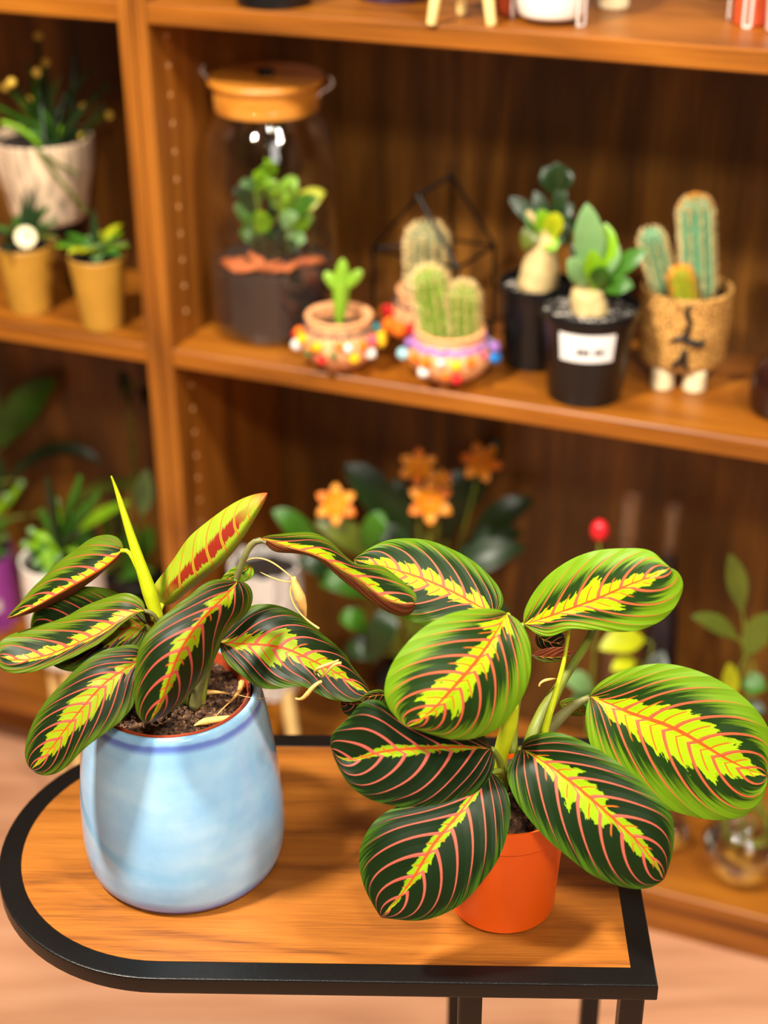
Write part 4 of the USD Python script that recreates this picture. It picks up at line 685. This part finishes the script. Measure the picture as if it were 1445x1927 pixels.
# ---- dark vase at the right edge
c, r = base_on(1462, 800, S1, 120); c = np.array([c[0], c[1], S1])
t = thing('brown_vase', 'shiny dark brown bottle-shaped vase at the right end of the middle shelf', 'vase', c)
hv = zfront(c, r * .4, 608) - S1
part(t, 'body', lathe(np.vstack([[(0, 0)], prof_([(r * .7, 0), (r * .92, .006), (r, hv * .3), (r * .9, hv * .5), (r * .55, hv * .64), (r * .42, hv * .76), (r * .46, hv * .96), (r * .42, hv), (r * .34, hv * .97), (r * .32, hv * .8)], 50), [(0, hv * .8)]]), c, 56), brown_gl, True)

# ---- left bookcase, middle shelf
def card_pot(px, py, wb, wt, top_y, label):
    c, rb = base_on(px, py, S1, wb); c = np.array([c[0], c[1], S1]); rt = wt / 2 / pxm(c); h = zfront(c, rt, top_y) - S1
    t = thing('card_pot', label, 'potted succulent', c); part(t, 'pot', lathe(pot_profile(rb, rt, h, .0025), c, 56), gold_paper, 35); part(t, 'soil', soil_disc(c + [0, 0, h - .006], rt - .0035, .003, .003, 30, 8), soil_dark, True); return t, c, rt, h
t, c, rt, h = card_pot(62, 596, 78, 108, 476, 'golden cardboard pot with spiky succulent and a round cream tag')
rosette(t, c + [0, 0, h - .003], 13, .06, .016, (g_mid, g_dark, g_olive), 5, (.15, .7)); 
for x, y, dy in ((45, 362, .01), (66, 352, .005), (76, 385, 0)): part(t, 'leaf', blade(c + [0, 0, h - .004], atY(x, y, c[1] + dy), .013, th=.0012, peak=.3), g_dark, True)
tp = atY(48, 446, c[1] - rt * .8); dsc = lathe([(0, -.001), (.0140, -.001), (.0142, 0), (.0140, .001), (0, .001)], n=36); dsc.apply_transform(trimesh.geometry.align_vectors([0, 0, 1], CAM - tp)); dsc.apply_translation(tp); dp = part(t, 'plant_tag', dsc, cream, 30, 'round cream tag')
part(dp, 'tag_stick', tube([tp - [0, 0, .012], tp - [0, -.01, .045]], .0011, 6), cream, True)
t, c, rt, h = card_pot(196, 627, 76, 106, 498, 'golden cardboard pot with a pale green rosette succulent, beside the bookcase upright')
rosette(t, c + [0, 0, h - .003], 17, .05, .019, (g_lit, g_mid, g_pale, g_yellow), 6, (.1, .75)); part(t, 'leaf', blade(c + [0, 0, h], atY(176, 392, c[1]), .012, th=.001, peak=.3), g_dark, True); part(t, 'leaf', blade(c + [0, 0, h], atY(242, 455, c[1]), .012, th=.001, peak=.3), g_olive, True)
def rhipsalis():
    c = atd(98, 430, .168); r = 186 / 2 / pxm(c); z0 = zat(c, 412); c = np.array([c[0], c[1], z0]); h = zfront(c, r, 280) - z0; rb = r * .74
    s = thing('pot_stand', 'low black pot stand under the streaked white pot', 'stand', (c[0], c[1], S1))
    part(s, 'plate', lathe([(0, z0 - S1 - .008), (rb * .9, z0 - S1 - .008), (rb * .92, z0 - S1 - .004), (rb * .9, z0 - S1 - .0005), (0, z0 - S1 - .0005)], (c[0], c[1], S1), 40), iron, 35)
    for k in range(4):
        q = k * np.pi / 2 + .7; d = np.array([math.cos(q), math.sin(q), 0]) * rb * .8; b0 = np.array([c[0], c[1], S1]) + d; part(s, 'leg', tube([b0 + [0, 0, .0005], b0 + [0, 0, z0 - S1 - .006]], .004, 8), iron, True)
    t = thing('rhipsalis', 'thin-stemmed green plant with yellow tips in a streaked white pot', 'potted plant', c)
    part(t, 'pot', lathe(np.vstack([[(0, 0)], prof_([(rb * .8, 0), (rb * .98, .006), (rb * 1.1, h * .3), (r * .97, h * .7), (r, h - .002), (r * .975, h), (r * .94, h - .003), (r * .9, h * .6)], 40), [(0, h * .6)]]), c, 64), stripe_gl, True)
    part(t, 'soil', soil_disc(c + [0, 0, h - .012], r * .92, .004, .003, 30, 8), soil_dark, True)
    g = np.random.default_rng(5)
    tips = [(72, 68, g_dark, 1), (86, 117, g_dark, 1), (69, 136, g_mid, 1), (10, 163, g_mid, 1), (22, 155, g_dark, 1), (45, 195, g_lit, 1), (53, 188, g_mid, 1), (66, 190, g_mid, 1), (157, 202, g_dark, 1), (100, 268, g_mid, 1), (157, 258, g_mid, 1), (205, 217, g_olive, 1), (120, 222, g_lit, 1), (2, 230, g_lit, 0), (30, 215, g_mid, 0), (140, 100, g_dark, 0), (170, 130, g_dark, 0), (205, 160, g_dark, 0), (110, 145, g_olive, 0), (185, 180, g_dark, 0), (125, 170, g_dark, 0), (50, 120, g_dark, 0), (150, 160, g_dark, 0), (-10, 200, g_mid, 0), (195, 200, g_dark, 0), (95, 160, g_dark, 0), (80, 210, g_mid, 0), (40, 250, g_mid, 0), (140, 235, g_dark, 0), (175, 245, g_dark, 0)]
    for x, y, mt, tp in tips:
        T = atY(x, y, c[1] + g.uniform(-.06, .06)); a = g.uniform(0, 6.28); b = c + [r * .5 * math.cos(a), r * .5 * math.sin(a), h - .012]; b[0] = lerp(b[0], T[0], .35)
        mid_ = lerp(b, T, .5) + [0, 0, .008]; k = part(t, 'stem', tube([b, mid_, T], [.0036, .0036, .0030], 8, 14), mt, True)
        if tp: part(k, 'tip', ball(T, .0060, 2), yellow_tip, True, 'yellow stem tip')
    for x, y in ((150, 330), (165, 400), (120, 350)):   # hanging over the rim
        b = c + EU * r * .5 - ND * r * .8 + [0, 0, h - .008]; T = atY(x, y, c[1] - r * .98); part(t, 'stem', tube([b, c + EU * (r * .5) - ND * r * 1.0 + [0, 0, h + .004], lerp(c + EU * (r * .5) - ND * r * 1.02 + [0, 0, h], T, .5), T], .0022, 7), g_olive, True)
rhipsalis()

# ---- top shelf: things cut by the upper edge of the picture
def simple_pot(name, label, px, py, w, h, mat, S=S2, flare=1.2, category='pot', prof=None):
    c, r = base_on(px, py, S, w); c = np.array([c[0], c[1], S]); t = thing(name, label, category, c)
    part(t, 'body', lathe(prof(r, h) if prof else pot_profile(r, r * flare, h, .004), c, 56), mat, 35); return t, c, r
t, c, r = simple_pot('plant_pot', 'plain black pot on the top shelf above the glass jar', 517, 20, 146, .13, black_plastic)
part(t, 'soil', soil_disc(c + [0, 0, .12], r * 1.13, .004, .003, 30, 8), soil_dark, True)
t, c, r = simple_pot('bowl', 'dark purple glazed bowl on the top shelf, left of the wooden-legged pot', 742, 9, 136, .09, dark_purple, flare=1.4, category='bowl')
def legged_pot(px, label, S, feet, c, rp, zb, h, matp, fac=None, splay=.012, lr=(.0075, .0055), rim=.003):
    """a pot on wooden legs: feet are angles"""
    t = thing('legged_pot', label, 'plant pot', np.append(c[:2], S)); C = np.append(np.asarray(c)[:2], S)
    part(t, 'pot', fac(C, rp, zb - S, h) if fac else lathe(np.array([(0, 0)] + [tuple(q) for q in prof_([(rp * .6, 0), (rp * .9, .008), (rp, h * .5), (rp, h - .001), (rp * .97, h), (rp - rim * 1.5, h - .004), (rp - rim * 2, h * .5)], 40)] + [(0, h * .5)]) + [0, zb - S], C, 56), matp, 30)
    for a in feet:
        d = np.array([math.cos(a), math.sin(a), 0]); b = C + d * (rp * .62 + splay); u = C + d * rp * .62 + [0, 0, zb - S + .012]; part(t, 'leg', tube([b + [0, 0, .0005], u], [lr[1], lr[0]], 14), leg_wood, 30, 'pale wooden leg')
    return t, C
P = onz(868, 46, S2); c = P + vdir(P) * .02; tw = math.atan2(*(CAM - c)[[1, 0]])
legged_pot(0, 'white round pot on splayed pale wooden legs, on the top shelf', S2, (tw - .95, tw + .95, tw + np.pi), c, .045, S2 + .055, .09, white_gl, splay=.012)
t, c, r = simple_pot('plant_pot', 'rust orange clay pot on the top shelf behind the white pot in its wire stand', 962, 30, 60, .1, rust_gl)
def wire_pot(px, py, w, label, mat, wires):
    c, r = base_on(px, py, S2, w * .6); c = np.array([c[0], c[1], S2]); r = w / 2 / pxm(c)
    t = thing('plant_pot', label, 'pot', c); part(t, 'body', lathe(np.vstack([[(0, 0.003)], prof_([(r * .5, .003), (r * .86, .009), (r, .05), (r, .11), (r * .96, .112), (r * .92, .108), (r * .9, .06)], 40), [(0, .06)]]), c, 56), mat, True); return t, c, r
t, c, r = wire_pot(1036, 49, 140, 'white rounded pot in a thin white wire stand on the top shelf', white_gl, 2)
def wire_stand(label, c, r, S, angs):
    t = thing('wire_stand', label, 'plant stand', np.append(np.asarray(c)[:2], S)); C = np.append(np.asarray(c)[:2], S)
    for a in angs:
        for da in (-.13, .13):
            d = np.array([math.cos(a + da), math.sin(a + da), 0]); part(t, 'wire', tube([C + d * (r + .003) + [0, 0, .002], C + d * (r + .003) + [0, 0, .14]], .0014, 8), wire_white, True)
        q = np.linspace(a - .13, a + .13, 7); part(t, 'wire_foot', tube(np.c_[C[0] + (r + .003) * np.cos(q), C[1] + (r + .003) * np.sin(q), 0 * q + S + .0018], .0014, 8), wire_white, True)
    q = np.linspace(0, 6.2832, 60); part(t, 'ring', tube(np.c_[C[0] + (r + .0045) * np.cos(q), C[1] + (r + .0045) * np.sin(q), 0 * q + S + .09], .0014, 8), wire_white, True)
tw = math.atan2(*(CAM - c)[[1, 0]])
wire_stand('thin white wire stand holding the white rounded pot on the top shelf', c, r, S2, (tw + .85, tw - 1.9, tw + 2.6))
t, c, r = simple_pot('plant_pot', 'small pale cream pot on the top shelf right of the white pot', 1152, 20, 62, .08, cream)
t, c, r = simple_pot('plant_pot', 'rust red pot in a white wire stand near the right end of the top shelf', 1412, 52, 70, .1, rust_gl, flare=1.05)
tw = math.atan2(*(CAM - c)[[1, 0]]); wire_stand('thin white wire stand round the rust red pot on the top shelf', c, r * 1.25, S2, (tw - .15, tw + 2.0, tw - 2.2))
t, c, r = simple_pot('plant_pot', 'pale pink pot at the right end of the top shelf', 1484, 68, 90, .1, pink_gl)

# ---- left bookcase, bottom shelf
SL, SR = .14, .085
c, r = base_on(-22, 1196, SL, 136); c = np.array([c[0], c[1], SL]); rt = r * 1.0; h = zfront(c, rt, 1072) - SL
t = thing('plant_pot', 'purple pot with finger-leaved succulent at the lower left', 'potted succulent', c)
part(t, 'pot', lathe(pot_profile(r, rt, h, .003), c, 64), purple_gl, 35); part(t, 'soil', soil_disc(c + [0, 0, h - .012], rt * .93, .004, .003, 30, 8), soil_dark, True)
tw = math.atan2(*(CAM - c)[[1, 0]])
txt = meshkit.text_mesh('ls.nl', .0085, .0006, True); w_ = txt.bounds[1][0]; zt = zfront(c, r, 1178) - SL
V = txt.vertices.copy(); a = tw + .36 + (V[:, 0] - w_ / 2) / r; rr = r + .0003 + V[:, 2]; txt.vertices = np.c_[c[0] + rr * np.cos(a), c[1] + rr * np.sin(a), c[2] + zt + V[:, 1]]; part(t, 'lettering', txt, ink, False)
a0 = tw + .36
part(t, 'pot_label', patch_on(c, lambda z: r, zt + .022, zt + .042, a0 - .35, a0 + .12, .0004), white_gl, True, 'pale label on the purple pot')
fing = [(12, 935, g_lit), (40, 910, g_lit), (105, 945, g_lit), (150, 900, g_mid), (78, 960, g_mid), (20, 975, g_mid), (60, 1000, g_lit), (130, 965, g_mid), (10, 1010, g_lit), (48, 1025, g_lit), (95, 1010, g_mid), (160, 950, g_mid), (185, 930, g_mid), (70, 1060, g_lit), (110, 1050, g_lit), (30, 1050, g_mid), (145, 1000, g_dark), (90, 905, g_dark), (-10, 940, g_mid), (0, 1065, g_mid)]
def fingers(t, c, h, sel, seed):
    g = np.random.default_rng(seed)
    for x, y, mt in sel:
        T = atY(x, y, c[1] + g.uniform(-.05, .03)); b = lerp(c + [0, 0, h], T, .25) + [0, 0, -.012]; k = part(t, 'finger_leaf', tube([b, lerp(b, T, .5) + [0, 0, .012], T, T + (T - b) * .03], [.0045, .0062, .0078, .003], 10, 16), mt, True)
        if mt is g_lit: part(k, 'leaf_tip', ball(T, .0064, 2), g_pale, True)
fingers(t, c, h, [q for q in fing if q[0] < 42], 8)
# arching large-leaved plant behind it
c2 = shp(-1.60, .2, SL); t = thing('leafy_plant', 'tall arching plant with long strap leaves in the dark lower left corner', 'potted plant', c2)
part(t, 'pot', lathe(pot_profile(.045, .055, .10, .003), c2, 48), black_plastic, 35); part(t, 'soil', soil_disc(c2 + [0, 0, .09], .05, .003, .003, 30, 8), soil_dark, True); B = c2 + [0, 0, .09]
def stalk_leaf(t, B, x0, y0, Y_0, x1, y1, Y_1, w, mt, bend=(0, 0, .02), sm=None, r=.003):
    a, b = atY(x0, y0, Y_0), atY(x1, y1, Y_1); k = part(t, 'leaf', blade(a, b, w, bend=bend, n=14, tipw=.02), mt, True)
    part(k, 'stalk', tube([B, lerp(B, a, .5) + [0, 0, .015], a, lerp(a, b, .06)], [r * 1.3, r, r * .7], 8, 16), sm or stem_green, True)
yb = c2[1]
stalk_leaf(t, B, 2, 840, yb, 108, 718, yb - .02, .055, g_mid); stalk_leaf(t, B, -20, 880, yb, -30, 700, yb, .05, g_mid); stalk_leaf(t, B, 15, 905, yb, 215, 885, yb - .02, .02, g_dark, (0, 0, .05)); stalk_leaf(t, B, 120, 960, yb, 300, 925, yb - .06, .022, g_olive, (0, 0, .03)); stalk_leaf(t, B, 5, 930, yb, -40, 860, yb, .04, g_dark)
c3 = shp(-1.2, .27, SL); t = thing('leafy_plant', 'green plant with strap leaves and one pale oval leaf beside the bookcase upright', 'potted plant', c3)
part(t, 'pot', lathe(pot_profile(.04, .05, .09, .003), c3, 48), black_plastic, 35); part(t, 'soil', soil_disc(c3 + [0, 0, .08], .045, .003, .003, 30, 8), soil_dark, True); B = c3 + [0, 0, .08]; yb = c3[1]
for x0, y0, x1, y1, w, mt, dy in ((268, 970, 278, 884, .030, g_pale, -.22), (135, 1005, 245, 945, .018, g_lit, -.12), (245, 760, 228, 695, .02, g_dark, .0), (262, 730, 292, 770, .022, g_dark, -.02), (240, 1080, 250, 985, .03, g_mid, -.1), (270, 1060, 285, 990, .026, g_mid, -.08), (210, 1040, 190, 940, .016, g_mid, -.1), (230, 1040, 215, 920, .016, g_dark, -.06), (180, 1060, 165, 930, .016, g_dark, -.08), (200, 1075, 135, 1060, .02, g_lit, -.13), (225, 1090, 290, 1075, .02, g_mid, -.1)):
    stalk_leaf(t, B, x0, y0, yb + dy * .7, x1, y1, yb + dy, w, mt, (0, 0, .006), r=.002)
# white pot on wooden legs
P = atd(140, 1262, -.06); c = np.append(P[:2], 0.0); rp = 74 / pxm(P); zb = zfront(c, rp * .7, 1262); hh = zfront(c, rp, 1085) - zb; tw = math.atan2(*(CAM - c)[[1, 0]])
t, C = legged_pot(0, 'white pot on pale wooden legs behind the blue pot, at the lower left', 0.0, (tw - .3, tw + 2.1, tw - 2.1), c, rp, zb, hh, white_gl, splay=.002, lr=(.0085, .0075))
part(t, 'soil', soil_disc(np.append(C[:2], zb + hh - .015), rp * .93, .004, .003, 30, 8), soil_dark, True)
fingers(t, np.append(C[:2], zb), hh, [q for q in fing if q[0] >= 42] + [(120, 1010, g_lit), (170, 1000, g_mid), (60, 1040, g_mid), (155, 1040, g_lit), (195, 1020, g_mid), (85, 1080, g_lit), (135, 1085, g_mid), (180, 1060, g_dark)], 9)
# pot of triangular facets on wooden legs
def facets(C, r, z0, h):
    n, rows = 12, 7; V = []
    for i in range(rows):
        q = i / (rows - 1); rad = r * (.78 + .3 * math.sin(min(q * 2.2, 1.57)))
        for j in range(n * 2):
            aa = (j + i % 2) * np.pi / n; k = rad * (1.0 if (j + i) % 2 else .94); V.append([C[0] + k * math.cos(aa), C[1] + k * math.sin(aa), C[2] + z0 + h * q + (.006 * (j % 2) if i == rows - 1 else 0)])
    V = np.array(V); f = grid_faces(rows, n * 2, True); o = len(V); inner = V[-2 * n:].copy(); inner[:, :2] = C[:2] + (inner[:, :2] - C[:2]) * .93; low = inner.copy(); low[:, 2] -= h * .2
    V = np.vstack([V, inner, low, [[C[0], C[1], C[2] + z0], [C[0], C[1], C[2] + z0 + h * .8]]]); q = np.arange(2 * n); q1 = np.roll(q, -1); L_ = o - 2 * n
    f = np.vstack([f, np.stack([L_ + q, L_ + q1, o + q1, o + q], 1), np.stack([o + q, o + q1, o + 2 * n + q1, o + 2 * n + q], 1)])
    F3 = np.vstack([f[:, [0, 1, 2]], f[:, [0, 2, 3]], np.stack([q1, q, 0 * q + o + 4 * n], 1), np.stack([o + 2 * n + q, o + 2 * n + q1, 0 * q + o + 4 * n + 1], 1)]); m_ = trimesh.Trimesh(V, F3, process=False); m_.fix_normals(); return m_.__class__(m_.vertices[m_.faces].reshape(-1, 3), np.arange(len(m_.faces) * 3).reshape(-1, 3), process=False)
facet_mat = plain('grey_white_faceted_glaze', (206, 198, 192), .22, var=.04)
P = atd(512, 1318, .075); c = np.append(P[:2], SR); rp = 62 / pxm(P); zb = zfront(c, rp * .7, 1318); hh = zfront(c, rp, 1094) - zb; tw = math.atan2(*(CAM - c)[[1, 0]])
t, C = legged_pot(0, 'grey-white faceted pot on pale wooden legs, partly hidden behind the blue pot', SR, (tw + .75, tw - 1.2, tw + 2.6), c, rp, zb, hh, facet_mat, facets, splay=.022, lr=(.0105, .009))
part(t, 'soil', soil_disc(np.append(C[:2], zb + hh * .93), rp * .96, .003, .003, 30, 8), soil_dark, True)

# ---- right bookcase, bottom shelf
def crocata():
    c = shp(-.66, .19, SR); t = thing('flowering_plant', 'dark-leaved plant with orange star-shaped flowers on the bottom shelf', 'potted plant', c)
    part(t, 'pot', lathe(pot_profile(.055, .07, .13, .003), c, 48), brown_gl, 35); part(t, 'soil', soil_disc(c + [0, 0, .118], .064, .004, .003, 30, 8), soil_dark, True); B = c + [0, 0, .118]; y = c[1]
    for x, y_, w, dy in ((632, 950, 76, -.03), (787, 880, 72, .02), (905, 870, 76, .03), (810, 945, 84, -.03), (832, 902, 36, .01)):
        P = atY(x, y_, y + dy); R_ = w / 2 / pxm(P); n_ = (CAM - P) / np.linalg.norm(CAM - P) + [0, 0, .25]; n_ /= np.linalg.norm(n_); a_ = np.cross(n_, [0, 0, 1.0]); a_ /= np.linalg.norm(a_); b_ = np.cross(a_, n_)
        k = part(t, 'flower', tube([P - n_ * R_ * .9, P - n_ * .002, P + n_ * R_ * .12], [R_ * .16, R_ * .34, R_ * .22], 12, 10), petal_core, True, 'orange flower')
        for j in range(6):
            q = j * 2 * np.pi / 6 + x; d = math.cos(q) * a_ + math.sin(q) * b_; part(k, 'petal', blade(P - n_ * R_ * .25 + d * R_ * .1, P + d * R_ * 1.08 + n_ * R_ * .1, R_ * .56, bend=n_ * R_ * .2, nrm=n_, n=9, peak=.55, basew=.35, tipw=.06, th=.0007), petal_mat if j % 3 else petal_core, True)
        for j in range(5):
            q = j * 2 * np.pi / 5 + .4; d = math.cos(q) * a_ + math.sin(q) * b_; part(k, 'inner_petal', blade(P + d * R_ * .05, P + d * R_ * .55 + n_ * R_ * .35, R_ * .42, nrm=n_, n=7, peak=.6, basew=.3, tipw=.15, th=.0006), petal_mat, True)
        part(k, 'flower_stalk', tube([B + [0, 0, -.01], lerp(B, P, .5) + [0, 0, -.01], P - n_ * R_ * .85], [.0034, .003, .0026], 8, 16), stem_green, True)
    L_ = ((760, 1010, 645, 872, 0.051, g_dark, .02), (880, 1030, 1005, 940, 0.041, g_dark, .03), (850, 1000, 945, 826, 0.041, g_dark, .06), (700, 1050, 590, 985, 0.041, g_olive, -.03), (690, 1040, 725, 970, 0.034, g_mid, -.04), (600, 1050, 512, 962, 0.034, g_mid, -.05), (760, 1040, 745, 900, 0.041, g_dark, .03), (640, 1090, 560, 1060, 0.041, g_dark, -.06), (820, 1100, 990, 1030, 0.048, g_dark, .0), (860, 1050, 985, 1005, 0.034, g_dark, .02), (700, 1120, 600, 1100, 0.041, g_mid, -.07), (690, 1190, 640, 1170, 0.034, g_mid, -.07), (720, 1230, 650, 1235, 0.041, g_dark, -.05), (800, 1180, 960, 1150, 0.048, g_dark, -.02), (740, 1150, 700, 1250, 0.041, g_dark, -.07), (780, 1060, 690, 1010, 0.048, g_dark, -.02), (840, 1020, 870, 880, 0.041, g_dark, .05))
    for x0, y0, x1, y1, w, mt, dy in L_: stalk_leaf(t, B, x0, y0, y + dy * .8, x1, y1, y + dy, w, mt, (0, -.01, .02), r=.002)
crocata()
def bottle(label, x, d, ytop, w_neck, body, mat, hcut=None, body_mat=None):
    P = atd(x, ytop + 10, d); c = np.append(P[:2], SR); rn = w_neck / 2 / pxm(P); ht = zfront(c, rn, ytop + 6) - SR; t = thing('bottle', label, 'bottle', c); rb = body / pxm(P); 
    part(t, 'body', lathe(np.vstack([[(0, .001)], prof_([(rb * .8, .001), (rb, .012), (rb, ht * .45), (rb * .85, ht * .62), (rn * 1.15, ht * .76), (rn, ht * .84)], 40), [(rn * .92, ht * .84), (rn * .9, ht * .8), (0, ht * .79)]]), c, 40), body_mat or mat, True)
    part(t, 'neck', lathe([(rn * .9, ht * .80), (rn * .98, ht * .845), (rn * .95, ht * .93), (rn * 1.12, ht * .985), (rn * 1.1, ht), (rn * .95, ht), (rn * .82, ht * .9), (rn * .8, ht * .80)], c, 36), mat, True); return t, c, ht
bottle('tall clear glass bottle in the lower right compartment, left of the dark one', 1186, .16, 938, 40, 38, glass)
bottle('dark smoked glass bottle with clear neck in the lower right compartment', 1266, .19, 956, 34, 36, glass, None, plain('dark_bottle_glass', (26, 24, 30), .08))
def red_bud():
    P = atd(1128, 1000, .055); c = np.append(P[:2], SR); t = thing('budding_plant', 'slender plant with single glossy red bud standing left of the clear bottle', 'potted plant', c)
    part(t, 'pot', lathe(pot_profile(.03, .038, .07, .003), c, 40), rust_gl, 35); part(t, 'soil', soil_disc(c + [0, 0, .062], .034, .003, .002, 24, 8), soil_dark, True)
    k = part(t, 'stem', tube([c + [0, 0, .06], c + [.004, 0, .2], P], .0022, 8, 16), stem_green, True); b = ball([0, 0, 0], .0115, 3); b.vertices *= [1, 1, 1.3]; b.vertices *= (1 + .10 * b.vertices[:, 2:] / .015); b.apply_translation(P); part(k, 'bud', b, red_gl, True, 'red bud')
    for i in range(4): q = i * 1.6; d = np.array([math.cos(q), math.sin(q), 0]); part(t, 'leaf', blade(c + [0, 0, .1 + .02 * i], c + d * .05 + [0, 0, .13 + .02 * i], .02), g_dark, True)
red_bud()
def lime_plant():
    P = atd(1170, 1230, .04); c = np.append(P[:2], SR); t = thing('lime_leaf_plant', 'small plant with one bright lime leaf below the upper right prayer leaf', 'potted plant', c)
    hh = (zat(c, 1290) - SR) * .6; part(t, 'pot', lathe(pot_profile(.03, .037, hh, .003), c, 40), black_plastic, 35); part(t, 'soil', soil_disc(c + [0, 0, hh - .006], .033, .003, .002, 24, 8), soil_dark, True); B = c + [0, 0, hh - .006]
    stalk_leaf(t, B, 1212, 1205, c[1], 1128, 1222, c[1] - .02, .034, g_yellow, (0, 0, .006), r=.002); stalk_leaf(t, B, 1195, 1245, c[1] - .01, 1150, 1262, c[1] - .03, .022, g_yellow, (0, 0, .003), r=.002); stalk_leaf(t, B, 1110, 1300, c[1], 1060, 1280, c[1] - .01, .03, g_pale, (0, 0, .006), r=.002); stalk_leaf(t, B, 1130, 1330, c[1], 1075, 1320, c[1] - .01, .03, g_mid, (0, 0, .006), r=.002); stalk_leaf(t, B, 1215, 1310, c[1], 1250, 1225, c[1] + .03, .03, g_dark, (0, 0, .006), r=.002)
lime_plant()
def globe(x, ytop, ybot, w, label, lab2, lvs, seed):
    c, r = base_on(x, ybot, SR, w * .3); P = np.append(c[:2], SR); r = w / 2 / pxm(P + [0, 0, .04]); c = P; t = thing('globe_vase', label, 'vase', c); H_ = r * 1.85
    o = prof_([(r * .35, .001), (r * .75, r * .3), (r, r), (r * .75, r * 1.62), (r * .42, r * 1.82), (r * .38, r * 2.1), (r * .44, r * 2.3)], 50); part(t, 'glass', lathe(np.vstack([[(0, .001)], o, o[::-1] - [.0018, -.001], [(0, .003)]]), c, 56), glass, True)
    i_ = prof_([(r * .33, .0045), (r * .71, r * .31), (r * .95, r)], 24); part(t, 'water', lathe(np.vstack([[(0, .0045)], i_, [(0, r * 1.0)]]), c, 48), water, 30)
    g = np.random.default_rng(seed); amber = pebble_mat
    for k in range(7):
        a, q = g.uniform(0, 6.28), r * .42 * math.sqrt(g.random()); b = ball([0, 0, 0], .0075, 2); b.vertices *= [1.1, .9, .7]; pt = c + [q * math.cos(a), q * math.sin(a), .0075 + q * q / r * .9 + .004]; b.apply_translation(pt); tt = thing('pebble', lab2, 'pebble', pt, lab2.replace('one of the ', '')); part(tt, 'stone', b, amber, True)
    return t, c, r
pebble_mat = plain('amber_pebble', (206, 150, 44), .35, var=.3, scale=60)
gv, c, r = globe(1388, 1530, 1662, 152, 'round clear glass globe vase with water at the lower right corner', 'amber pebble under water in the larger globe vase', None, 3)
t = thing('water_plant', 'leafy green cutting standing in the larger round globe vase', 'plant', c + [0, 0, r]); B = c + [0, 0, r * 1.05]; y = c[1]
for x0, y0, x1, y1, w, mt in ((1396, 1150, 1372, 1042, .026, g_olive), (1385, 1200, 1300, 1160, .024, g_olive), (1402, 1235, 1450, 1155, .034, g_olive), (1375, 1320, 1372, 1248, .022, g_yellow), (1395, 1290, 1440, 1300, .03, g_mid), (1390, 1345, 1440, 1340, .028, g_dark), (1380, 1330, 1340, 1340, .024, g_dark)): stalk_leaf(t, B, x0, y0, y, x1, y1, y - .01, w, mt, (0, 0, .006), r=.0022)
gv, c, r = globe(1256, 1510, 1600, 74, 'small round glass vase half hidden behind the lower right prayer leaf', 'amber pebble under water in the smaller globe vase', None, 4)
